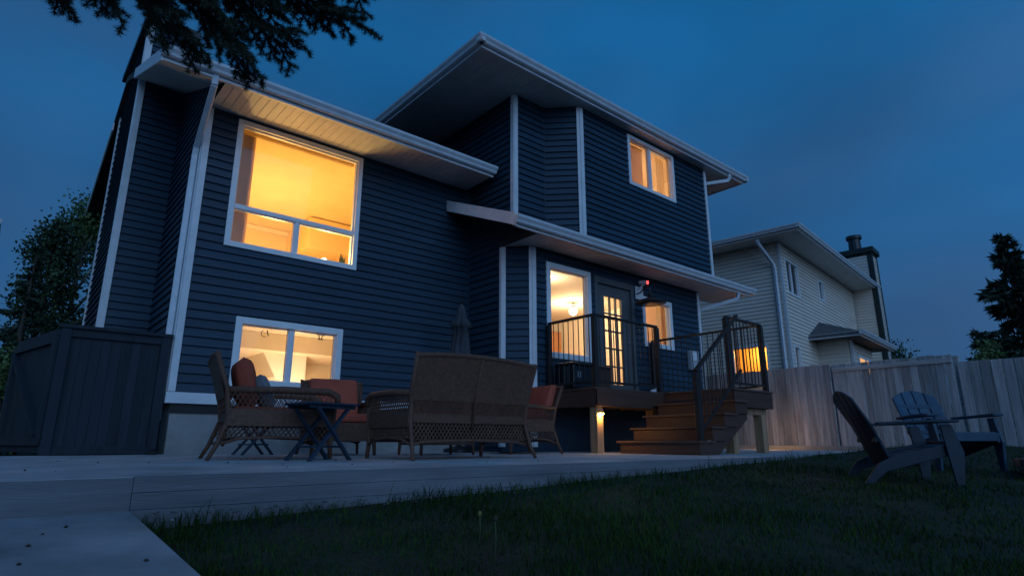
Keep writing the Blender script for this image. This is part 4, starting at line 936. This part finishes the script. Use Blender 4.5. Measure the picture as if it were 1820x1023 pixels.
# local: x along the long facade, y back along the left face; z up from 0
SZ = 6.05; NL = 8.2; ND = 9.0
NFp = Plane((0,0), (1,0), (0,-1), NL); NLp = Plane((0, ND), (0,-1), (-1,0), ND)
nH = [(0.30, 1.45, 4.50, 5.62), (3.55, 4.15, 4.85, 5.60), (-0.0+0.25, 0.80, 1.85, 2.95)]
nHl = [(ND-1.75, ND-0.62, 1.95, 3.00)]
def lapped(P, z0, z1, holes, parent):
    siding(parent, P, z0, z1, holes, joined=True, m='nbr_siding')
w = wall_mesh(NFp, 0, SZ+0.1, nH, m='nbr_siding', parent=nh); lapped(NFp, 0.4, SZ, nH, w)
w = wall_mesh(NLp, 0, SZ+0.1, nHl, m='nbr_siding', parent=nh); lapped(NLp, 0.4, SZ, nHl, w)
mb = MB(); mb.box(NL-0.13, NL, 0, ND, 0, SZ); mb.box(0, NL, ND-0.1, ND, 0, SZ); mb.build('rear_wall', 'nbr_siding', nh)
corner_trim(NFp, -0.03, 0.3, SZ, m='nbr_trim', parent=nh); corner_trim(NLp, ND+0.03, 0.3, SZ, side=-1, m='nbr_trim', parent=nh)
for H, bv in ((nH[0], (0.875,)), (nH[1], ()), (nH[2], ())): window(NFp, H, bars_v=bv, parent=nh, fw=0.07)
window(NLp, nHl[0], parent=nh, fw=0.06)['label'] = 'orange-lit ground floor window'
# rooms behind those windows
mb = MB(); mb.box(0.3, 3.0, 1.2, 2.6, 4.0, 5.9); mb.build('dark_room', 'nbr_green', nh)
mb = MB()
mb.add([(0.16,0.3,1.7),(1.4,0.3,1.7),(1.4,2.3,1.7),(0.16,2.3,1.7),(0.16,0.3,3.25),(1.4,0.3,3.25),(1.4,2.3,3.25),(0.16,2.3,3.25)], [(0,1,2,3),(4,5,6,7)[::-1],(1,2,6,5),(0,1,5,4),(2,3,7,6)])
mb.build('lit_room', 'wall_yellow', nh)
lamp('neighbour_room_light', (1.0, 1.25, 2.9), 22, (1.0, 0.46, 0.08), 0.1, nh)
# roof: eaves, fascia, gutters, hip
ov = 0.80
x0, x1, y0, y1 = -ov, NL+0.6, -ov, ND+ov
mb = MB(); mb.add([(x0,y0,6.18),(x1,y0,6.18),(x1,y1,6.18),(x0,y1,6.18),(3.8,4.5,7.9),(5.0,4.5,7.9),(x0,y0,6.1),(x1,y0,6.1),(x1,y1,6.1),(x0,y1,6.1)],
  [(0,1,5,4),(1,2,5),(2,3,4,5),(3,0,4),(0,6,7,1),(1,7,8,2),(2,8,9,3),(3,9,6,0),(6,9,8,7)]); nroof = mb.build('roof', 'nbr_roof', nh)
for P in (Plane((x0,y0),(1,0),(0,-1),x1-x0), Plane((x0,y1),(0,-1),(-1,0),y1-y0)):
    fascia(P, 0, P.L, 0.0, 6.03, 6.2, nroof, 'nbr_trim'); gutter(P, -0.1, P.L+0.1, 0.0, 6.08, nroof)
mb = MB(); mb.box(x0+0.02, x1-0.02, y0+0.02, 0.0, 6.045, 6.07); mb.box(x0+0.02, 0, 0, y1, 6.045, 6.07); mb.build('soffit', 'soffit', nroof)
downspout([(-0.72,0.35,6.06),(-0.72,0.35,5.9),(-0.10,0.18,5.35),(-0.08,0.16,5.2),(-0.08,0.16,0.3)], parent=nh, wd=0.09, th=0.08)
# bay with hip roof and glass doors
mb = MB(); mb.box(2.6, 5.6, -0.9, -0.02, 0, 3.29); bay = mb.build('bay', 'nbr_siding', nh)
BP = Plane((2.6,-0.9), (1,0), (0,-1), 3.0); BL = Plane((2.6,0), (0,-1), (-1,0), 0.9)
siding(bay, BP, 0.4, 3.28, [(0.9,2.6,0.2,2.95)], joined=True, m='nbr_siding'); siding(bay, BL, 0.4, 3.28, joined=True, m='nbr_siding')
for a in (0.95, 1.80):
    mb = MB(); BP.box(mb, a, a+0.80, 0.003, 0.05, 0.3, 2.9); f_ = mb.build('glass_door', 'vinyl', nh)
    mb = MB(); BP.box(mb, a+0.10, a+0.70, 0.052, 0.056, 2.35, 2.8); mb.build('pane', 'amber_pane', f_)
mb = MB(); mb.add([(1.75,-1.45,3.38),(6.3,-1.45,3.38),(6.3,0,3.38),(1.75,0,3.38),(3.1,-0.02,4.02),(5.4,-0.02,4.02),(1.75,-1.45,3.28),(6.3,-1.45,3.28),(6.3,0,3.28),(1.75,0,3.28)],
  [(0,1,5,4),(1,2,5),(3,0,4),(0,6,7,1),(1,7,8,2),(3,9,6,0),(6,9,8,7)]); br_ = mb.build('bay_roof', 'nbr_roof', nh)
P = Plane((1.75,-1.45),(1,0),(0,-1),4.55); fascia(P, 0, 4.55, 0.0, 3.25, 3.39, br_, 'nbr_trim'); gutter(P, -0.05, 4.6, 0.0, 3.29, br_)
P = Plane((1.75,0),(0,-1),(-1,0),1.45); fascia(P, 0, 1.45, 0.0, 3.25, 3.39, br_, 'nbr_trim')
mb = MB(); mb.box(2.6, 2.73, -1.02, -0.94, 0, 3.27); mb.build('bay_post', 'nbr_trim', nh)
# chimney with flue
cx0, cx1, cy0, cy1 = NL+0.1, NL+0.95, -0.85, 0.35
mb = MB(); mb.box(cx0, cx1, cy0, cy1, 0, 7.5); ch = mb.build('chimney', 'nbr_siding', nh)
siding(ch, Plane((cx0,cy0),(1,0),(0,-1),cx1-cx0), 0.4, 7.45, joined=True, m='nbr_siding'); siding(ch, Plane((cx0,cy1),(0,-1),(-1,0),cy1-cy0), 0.4, 7.45, joined=True, m='nbr_siding')
for (x, y) in ((cx0, cy0), (cx1-0.10, cy0), (cx0, cy1-0.10)):
    mb = MB(); mb.box(x-0.035, x+0.14, y-0.035, y+0.14, 0.2, 7.48); mb.build('corner_board', 'nbr_green', ch)
mb = MB(); mb.box(cx0-0.13, cx1+0.13, cy0-0.13, cy1+0.13, 7.5, 7.72); mb.box(cx0-0.05, cx1+0.05, cy0-0.05, cy1+0.05, 7.42, 7.5); mb.build('chimney_crown', 'nbr_green', ch, bevel=0.02)
mb = MB(); mb.lathe(((cx0+cx1)/2, (cy0+cy1)/2, 7.7), [(0.24,0),(0.22,0.55),(0.29,0.57),(0.29,0.70),(0.05,0.74)], 14); mb.build('flue', 'galv', ch)

# ------------------------------------------------------------------ far houses
def simple_house(name, label, x0, x1, y0, y1, zw, zr, ov=0.35):
    t = thing(name, label, 'house', ((x0+x1)/2, (y0+y1)/2, 0))
    mb = MB(); mb.box(x0, x1, y0, y1, -1.1, zw); w = mb.build('wall', 'nbr_siding', t)
    xm = (x0+x1)/2; mb = MB()
    mb.prism([(x0-ov, zw-0.02), (xm, zr), (x1+ov, zw-0.02), (x1+ov, zw+0.14), (xm, zr+0.16), (x0-ov, zw+0.14)], lambda x, z: (x, y0-ov, z), lambda x, z: (x, y1+ov, z)); r_ = mb.build('roof', 'nbr_roof', t)
    mb = MB(); mb.prism([(x0, zw), (xm, zr-0.1), (x1, zw)], lambda x, z: (x, y0, z), lambda x, z: (x, y0+0.1, z)); mb.build('gable', 'nbr_siding', t)
    for s, xx in ((1, x1+ov), (-1, x0-ov)):
        mb = MB(); mb.bar((xx, y0-ov-0.015, zw+0.05), (xm, y0-ov-0.015, zr+0.07), 0.025, 0.18); mb.build('rake_board', 'nbr_trim', r_)
    mb = MB(); mb.box(x0+(x1-x0)*0.3, x0+(x1-x0)*0.55, y0-0.04, y0-0.005, 1.0, 2.2); f_ = mb.build('window', 'vinyl', t)
    mb = MB(); mb.box(x0+(x1-x0)*0.32, x0+(x1-x0)*0.53, y0-0.05, y0-0.041, 1.08, 2.12); mb.build('pane', 'black_gloss', f_)
simple_house('far_house', 'neighbouring gabled house just left of the trees, only its eave showing', -9.0, -0.76, 14.0, 22.0, 3.9, 5.6)
simple_house('far_house', 'low dark house beyond the fence, half hidden by a bush', 46.0, 56.0, 16.5, 25.0, 3.2, 5.6)

# ------------------------------------------------------------------ vegetation
def np_mesh(name, V, F, m, parent=None, kind=None, loops=3):
    me = bpy.data.meshes.new(name); nv, nf = len(V), len(F)
    c = V.mean(0); me.vertices.add(nv); me.vertices.foreach_set('co', (V-c).astype(np.float32).ravel())
    me.loops.add(nf*loops); me.loops.foreach_set('vertex_index', F.astype(np.int32).ravel())
    me.polygons.add(nf); me.polygons.foreach_set('loop_start', np.arange(0, nf*loops, loops, dtype=np.int32))
    me.update(calc_edges=True); me.validate(); me.materials.append(M[m]); return place(me, name, tuple(c), parent, kind)
def leaf_cloud(centers, spread, n_each, size, up=0.3):
    """small folded leaf quads scattered round clump centres"""
    C = np.repeat(np.asarray(centers), n_each, 0); n = len(C)
    P = C + rng.normal(size=(n, 3))*spread
    d = rng.normal(size=(n, 3)); d[:, 2] -= up; d /= np.linalg.norm(d, axis=1)[:, None]
    e = np.cross(d, rng.normal(size=(n, 3))); e /= np.linalg.norm(e, axis=1)[:, None]
    s = size*rng.uniform(0.6, 1.3, (n, 1))
    V = np.stack([P, P+d*s*0.5+e*s*0.32, P+d*s, P+d*s*0.5-e*s*0.32], 1).reshape(-1, 3)
    F = np.arange(n*4).reshape(-1, 4); return V, F
def broadleaf(label, x, y, h, r, clumps, n_each, leaf, m, trunk='bark', z0=-0.06, lo=0.25, group=None, name='tree'):
    t = thing(name, label, 'tree', (x, y, z0), group=group)
    mb = MB(); k = 7; pts = [(x+0.06*h*0.1*math.sin(i*1.3), y+0.06*h*0.1*math.cos(i*1.7), z0+h*0.93*i/k) for i in range(k+1)]
    mb.tube(pts, [max(0.012, h*0.016*(1-0.9*i/k)) for i in range(k+1)], 8); cs = []
    for i in range(clumps):
        f = lo+(1-lo)*(i+0.5)/clumps; a = i*2.4+random.random(); prof = math.sin(math.pi*min(1, (f-lo)/(1-lo)*0.86+0.14))**0.8
        rr = r*prof*random.uniform(0.35, 1.0); tip = Vector((x+rr*math.cos(a), y+rr*math.sin(a), z0+h*f+random.uniform(-0.1, 0.1)*r))
        base = Vector((x, y, z0+h*max(0.12, f-0.16)))
        mid = (base+tip)/2+Vector((0,0,0.06*h*0.5)); mb.tube([base, mid, tip], [h*0.006, h*0.004, 0.006], 5); cs += [tuple(tip), tuple((mid+tip*2)/3)]
    mb.build('trunk', trunk, t, smooth=True)
    V, F = leaf_cloud(cs, r*0.17, n_each, leaf); np_mesh('crown', V, F, m, t, loops=4)
    return t
def conifer(label, x, y, h, r, m='needle', z0=-0.06, tiers=26, per=9, group=None, lean=0.0):
    t = thing('spruce_tree', label, 'tree', (x, y, z0), group=group)
    mb = MB(); mb.tube([(x, y, z0), (x+lean*0.5, y, z0+h*0.5), (x+lean, y, z0+h)], [h*0.018, h*0.011, 0.01], 8)
    Vs, Fs, o = [], [], 0
    for i in range(tiers):
        f = (i+0.5)/tiers; zt = z0+h*(0.06+0.94*f); R_ = r*(1-f)**0.9*random.uniform(0.75, 1.1)+0.05
        for k in range(max(4, int(per*(1-f*0.5)))):
            a = random.uniform(0, 6.283); L_ = R_*random.uniform(0.7, 1.1); cx_ = x+lean*f
            tip = np.array((cx_+L_*math.cos(a), y+L_*math.sin(a), zt-0.18*L_+0.12*L_*random.random())); base = np.array((cx_, y, zt))
            n = int(60+230*L_/r)
            u = rng.uniform(0.08, 1, n)**0.8; P = base+(tip-base)*u[:, None]; P[:, 2] -= 0.10*L_*np.sin(u*3.1)
            side = np.array((-math.sin(a), math.cos(a), 0)); P += side*(rng.normal(size=n)*0.13*L_*(1.15-u))[:, None]; P[:, 2] += rng.normal(size=n)*0.035*L_-0.02
            d = rng.normal(size=(n, 3))*0.6+(tip-base)/L_; d[:, 2] -= 0.25; d /= np.linalg.norm(d, axis=1)[:, None]
            e = np.cross(d, rng.normal(size=(n, 3))); e /= np.linalg.norm(e, axis=1)[:, None]; s = r*0.105*rng.uniform(0.6, 1.3, (n, 1))
            Vs.append(np.stack([P-e*s*0.22, P+e*s*0.22, P+d*s], 1).reshape(-1, 3)); 
    mb.build('trunk', 'bark', t, smooth=True)
    V = np.concatenate(Vs); np_mesh('crown', V, np.arange(len(V)).reshape(-1, 3), m, t)
    return t
broadleaf('slender leafy aspen with pale stems rising behind the stained screen', 0.95, 15.6, 5.4, 1.0, 26, 190, 0.085, 'leaf', 'pale_bark', lo=0.22)
broadleaf('bushy dark tree between the aspen and the left neighbour', 0.42, 14.6, 4.6, 0.75, 22, 190, 0.08, 'dark_leaf', lo=0.12)
conifer('small dark spruce poking up left of the aspen', 0.18, 13.4, 3.7, 0.75, tiers=22, per=7)
broadleaf('low yellowish shrub beside the open gate', 0.10, 10.9, 1.5, 0.4, 12, 120, 0.06, 'leaf', lo=0.1, name='shrub')
conifer('tall dark spruce standing beyond the right fence', 26.0, 3.95, 7.35, 2.5, tiers=24, per=9)
conifer('second spruce close behind the tall one beyond the fence', 27.6, 2.5, 6.0, 2.0, tiers=20, per=8)
broadleaf('light leafy bush at the foot of the spruces beyond the fence', 24.5, 4.75, 3.2, 0.9, 16, 150, 0.11, 'leaf', lo=0.25)
broadleaf('round dark tree beside the low far house', 36.5, 11.2, 5.0, 1.9, 26, 170, 0.14, 'dark_leaf', lo=0.25)
conifer('little far spruce right of the round dark tree', 38.0, 9.0, 3.9, 0.8, tiers=14, per=7)

# overhanging spruce by the camera: trunk out of frame on the left, limbs reach over
def near_spruce():
    tx, ty = -1.55, 2.15; z0 = lawn_z(tx, ty)
    t = thing('overhanging_spruce', 'big spruce whose needled limbs hang over the top left corner', 'tree', (tx, ty, z0))
    mb = MB(); mb.tube([(tx, ty, z0-0.1), (tx+0.02, ty, 3.0), (tx, ty, 6.5), (tx, ty, 9.0)], [0.19, 0.15, 0.08, 0.02], 12); tr_ = mb.build('trunk', 'bark', t, smooth=True)
    limbs = [   # root at the trunk, then points along the limb
        [(tx, ty, 2.35), (-0.7, 2.15, 2.42), (0.0, 2.10, 2.16), (0.40, 2.04, 1.90), (0.62, 1.98, 1.80), (0.80, 1.92, 1.75)],
        [(tx, ty, 2.25), (-0.6, 2.20, 2.25), (0.0, 2.20, 1.98), (0.28, 2.17, 1.78), (0.42, 2.15, 1.65), (0.50, 2.14, 1.57)],
        [(tx, ty, 2.15), (-0.5, 2.25, 2.12), (0.02, 2.24, 1.88), (0.22, 2.20, 1.70), (0.32, 2.18, 1.60)],
        [(tx, ty, 2.30), (-0.6, 2.20, 2.35), (0.05, 2.16, 2.06), (0.34, 2.12, 1.82), (0.50, 2.08, 1.70), (0.60, 2.05, 1.66)],
        [(tx, ty, 2.05), (-0.6, 2.3, 2.02), (-0.26, 2.28, 1.80), (-0.12, 2.25, 1.68), (-0.07, 2.24, 1.62)],
        [(tx, ty, 2.12), (-0.5, 2.24, 2.10), (-0.05, 2.20, 1.84), (0.03, 2.20, 1.70), (0.07, 2.20, 1.64)],
        [(tx, ty, 2.20), (-0.4, 2.22, 2.18), (0.10, 2.18, 1.90), (0.19, 2.18, 1.74), (0.22, 2.19, 1.64)],
        [(tx, ty, 2.45), (-0.5, 2.05, 2.5), (0.25, 2.02, 2.1), (0.48, 1.98, 1.92), (0.68, 1.94, 1.80)],
        [(tx, ty, 2.5), (-0.5, 2.0, 2.6), (0.35, 1.95, 2.2), (0.60, 1.88, 2.0), (0.78, 1.84, 1.90)],
        [(tx, ty, 2.30), (-0.5, 2.24, 2.28), (0.05, 2.22, 2.0), (0.26, 2.16, 1.80), (0.40, 2.10, 1.68)],
        [(tx, ty, 2.35), (-0.5, 2.12, 2.4), (0.15, 2.08, 2.08), (0.36, 2.06, 1.88), (0.52, 2.02, 1.76)],
        [(tx, ty, 1.8), (-2.4, 2.6, 1.9), (-3.1, 2.9, 1.6)], [(tx, ty, 2.6), (-1.9, 1.2, 2.6), (-2.2, 0.4, 2.3)], [(tx, ty, 3.2), (-1.0, 3.0, 3.2), (-0.7, 3.6, 2.9)],
        [(tx, ty, 3.6), (-2.4, 2.0, 3.6), (-3.2, 1.9, 3.2)], [(tx, ty, 4.2), (-1.1, 1.3, 4.2), (-0.8, 0.6, 3.9)], [(tx, ty, 5.2), (-1.0, 2.8, 5.2), (-0.6, 3.1, 5.0)], [(tx, ty, 6.2), (-2.0, 2.2, 6.2), (-2.4, 2.2, 6.0)]]
    wood = MB(); NP, ND, NL_ = [], [], []
    def needles(a, b, n):
        u = rng.uniform(0, 1, n); P = a+(b-a)*u[:, None]; ax = (b-a)/np.linalg.norm(b-a)
        q = rng.normal(size=(n, 3)); q -= ax*(q@ax)[:, None]; q /= np.linalg.norm(q, axis=1)[:, None]
        D = q*0.9+ax*rng.uniform(0.2, 0.9, (n, 1)); D /= np.linalg.norm(D, axis=1)[:, None]
        NP.append(P); ND.append(D); NL_.append(rng.uniform(0.014, 0.024, n))
    unit = lambda v: v/np.linalg.norm(v)
    def spray(p, d, L_, depth, dens):
        """a drooping shoot with side shoots in one rough plane"""
        d = unit(d); mid = p+d*L_*0.55; d2 = unit(d+np.array((0, 0, -0.16))); tip = mid+d2*L_*0.45
        wood.tube([p, mid, tip], [0.0042 if depth else 0.0022, 0.0028 if depth else 0.0016, 0.0010], 4, cap=False)
        needles(p, mid, int(2100*L_*0.55*dens)+2); needles(mid, tip, int(2300*L_*0.45*dens)+2)
        if depth:
            side = unit(np.cross(d, np.array((0, 0, 1.0))+rng.normal(size=3)*0.25)); k = max(2, int(L_/0.024*dens))
            for i in range(k):
                f = 0.12+0.83*(i+random.random()*0.6)/k; q = p+d*L_*0.55*min(1, f/0.55) if f < 0.55 else mid+d2*L_*0.45*((f-0.55)/0.45)
                sg = 1 if i % 2 else -1
                spray(q, d2*0.75+side*sg*random.uniform(0.55, 0.95)+np.array((0, 0, random.uniform(-0.45, 0.05))), L_*random.uniform(0.25, 0.6)*(1.08-f*0.55), depth-1, dens)
    for li, pl_ in enumerate(limbs):
        pts = [np.array(p) for p in pl_]; n = len(pts); near = li < 11
        wood.tube(pts, [0.024*(1-0.92*i/(n-1))+0.002 for i in range(n)], 6)
        segs = list(zip(pts[:-1], pts[1:])); side_sign = 1
        for si, (a, b) in enumerate(segs):
            if near and si == 0: continue
            L_ = np.linalg.norm(b-a); ax = (b-a)/L_; m_ = max(1, int(L_/(0.027 if near and si > 1 else 0.14)))
            needles(a, b, int((1500 if si > 1 else 200)*L_))
            for k in range(m_):
                side_sign = -side_sign; p = a+(b-a)*((k+random.random())/m_); side = unit(np.cross(ax, (0, 0, 1)))
                d = side*side_sign*random.uniform(0.45, 0.9)+ax*random.uniform(0.55, 0.9)+np.array((0, 0, random.uniform(-0.55, 0.12)))
                spray(p, d, random.uniform(0.10, 0.19), 2 if near and si > 1 else 1, 1.0 if near and si > 1 else 0.5)
        if near: spray(pts[-1], pts[-1]-pts[-2], 0.13, 2, 1.0)
    wood.build('limbs', 'bark', t, kind='stuff')
    P = np.concatenate(NP); D = np.concatenate(ND); L_ = np.concatenate(NL_)[:, None]; n = len(P)
    e = np.cross(D, rng.normal(size=(n, 3))); e /= np.linalg.norm(e, axis=1)[:, None]
    V = np.stack([P-e*0.0009, P+e*0.0009, P+D*L_], 1).reshape(-1, 3); np_mesh('needles', V, np.arange(n*3).reshape(-1, 3), 'needle', t, 'stuff')
near_spruce()

# lawn grass, thicker near the lens; uneven length
def grass():
    n = 210000
    r = np.exp(rng.uniform(np.log(0.7), np.log(15), n)); a = R(49.49)+rng.uniform(R(-58), R(58), n)
    x, y = r*np.cos(a), r*np.sin(a); k = (y < 3.60) & ~((x < 0.60) & (x > -1.08)) & (x < 13.9); x, y = x[k], y[k]; n = len(x); rr = r[k]
    patch = 0.5+0.5*np.sin(1.7*x+0.9*np.sin(2.1*y))*np.cos(1.3*y+0.7*np.sin(1.9*x))
    patch2 = 0.5+0.5*np.sin(5.1*x+1.7*np.sin(4.3*y+0.8*x))*np.cos(4.7*y-1.1*np.sin(3.9*x))
    h = (0.014+0.020*patch+0.022*patch2)*rng.uniform(0.5, 1.5, n); edge = (y > 3.45); h[edge] *= rng.uniform(0.9, 2.0, edge.sum())
    keep = rng.random(n) < 0.45+0.75*patch2
    tall = rng.random(n) < 0.02; h[tall] *= rng.uniform(1.5, 2.4, tall.sum())
    x, y, h, rr = x[keep], y[keep], h[keep], rr[keep]; n = len(x)
    z = lawn_z(x, y); P = np.stack([x, y, z], 1)
    b = rng.uniform(0, 6.283, n); lean = np.stack([np.cos(b), np.sin(b), np.zeros(n)], 1)*(h*rng.uniform(0.2, 0.9, n))[:, None]
    c = rng.uniform(0, 6.283, n); w_ = np.stack([np.cos(c), np.sin(c), np.zeros(n)], 1)*(0.0012+0.0008*np.minimum(rr, 6)/2)[:, None]
    mid = P+lean*0.35; mid[:, 2] += h*0.6; tip = P+lean; tip[:, 2] += h
    V = np.stack([P-w_, P+w_, mid+w_*0.7, mid-w_*0.7, tip], 1).reshape(-1, 3)
    i = np.arange(n)*5; F = np.concatenate([np.stack([i, i+1, i+2], 1), np.stack([i, i+2, i+3], 1), np.stack([i+3, i+2, i+4], 1)])
    o = np_mesh('grass', V, F, 'grass', None, 'stuff'); o['label'] = 'uneven unmown dark green lawn grass'; o['category'] = 'grass'
grass()
def bits(name, label, cat, pts, size, m):
    Vs, Fs = [], []
    for i, p in enumerate(pts):
        s = size*random.uniform(0.5, 1.4); q = [(1,0,0),(-1,0.2,0),(0,1,0),(0,-1,0.1),(0,0,0.7),(0,0,-0.5)]
        a = random.random()*6; Vs += [(p[0]+s*(u*math.cos(a)-v*math.sin(a)), p[1]+s*(u*math.sin(a)+v*math.cos(a)), p[2]+s*w_) for u, v, w_ in q]
        o = i*6; Fs += [(o,o+2,o+4),(o+2,o+1,o+4),(o+1,o+3,o+4),(o+3,o,o+4),(o+2,o,o+5),(o+1,o+2,o+5),(o+3,o+1,o+5),(o,o+3,o+5)]
    ob = np_mesh(name, np.array(Vs), np.array(Fs), m, None, 'stuff'); ob['label'] = label; ob['category'] = cat
bits('pebbles', 'small pale pebbles scattered where the grass meets the patio face', 'pebbles', [(random.uniform(0.7, 5.5), random.uniform(3.40, 3.58), lawn_z(2.5, 3.5)+random.uniform(0.0, 0.03)+0.032*0) for _ in range(240)], 0.010, 'pebble')
bits('leaf_litter', 'tiny dark leaf bits scattered on the patio and path', 'litter', [(x, y, patio_z(y)+0.004) for x, y in ((random.uniform(0.2, 6), random.uniform(3.7, 7.0)) for _ in range(32))] + [(random.uniform(-0.2, 0.5), y, -0.16-0.0645*(3.615-y)+0.004) for y in (random.uniform(1.9, 3.5) for _ in range(16))], 0.008, 'debris')
for i, (x, y, hh_) in enumerate(((1.87, 2.43, 0.13), (1.74, 2.15, 0.17))):
    t = thing('dandelion', ['short dandelion with a closed yellowish head in the lawn', 'tall dandelion stalk with a grey head in the lawn'][i], 'flower', (x, y, lawn_z(x, y)))
    z = lawn_z(x, y); mb = MB(); mb.tube([(x, y, z), (x+0.006, y, z+hh_*0.6), (x+0.002, y, z+hh_)], 0.003, 6); mb.build('stalk', 'stalk', t, smooth=True)
    mb = MB(); mb.lathe((x+0.002, y, z+hh_-0.004), [(0.003,0),(0.009,0.006),(0.011,0.016),(0.006,0.026),(0.001,0.03)], 10); mb.build('head', 'petal' if i == 0 else 'debris', t, smooth=True)
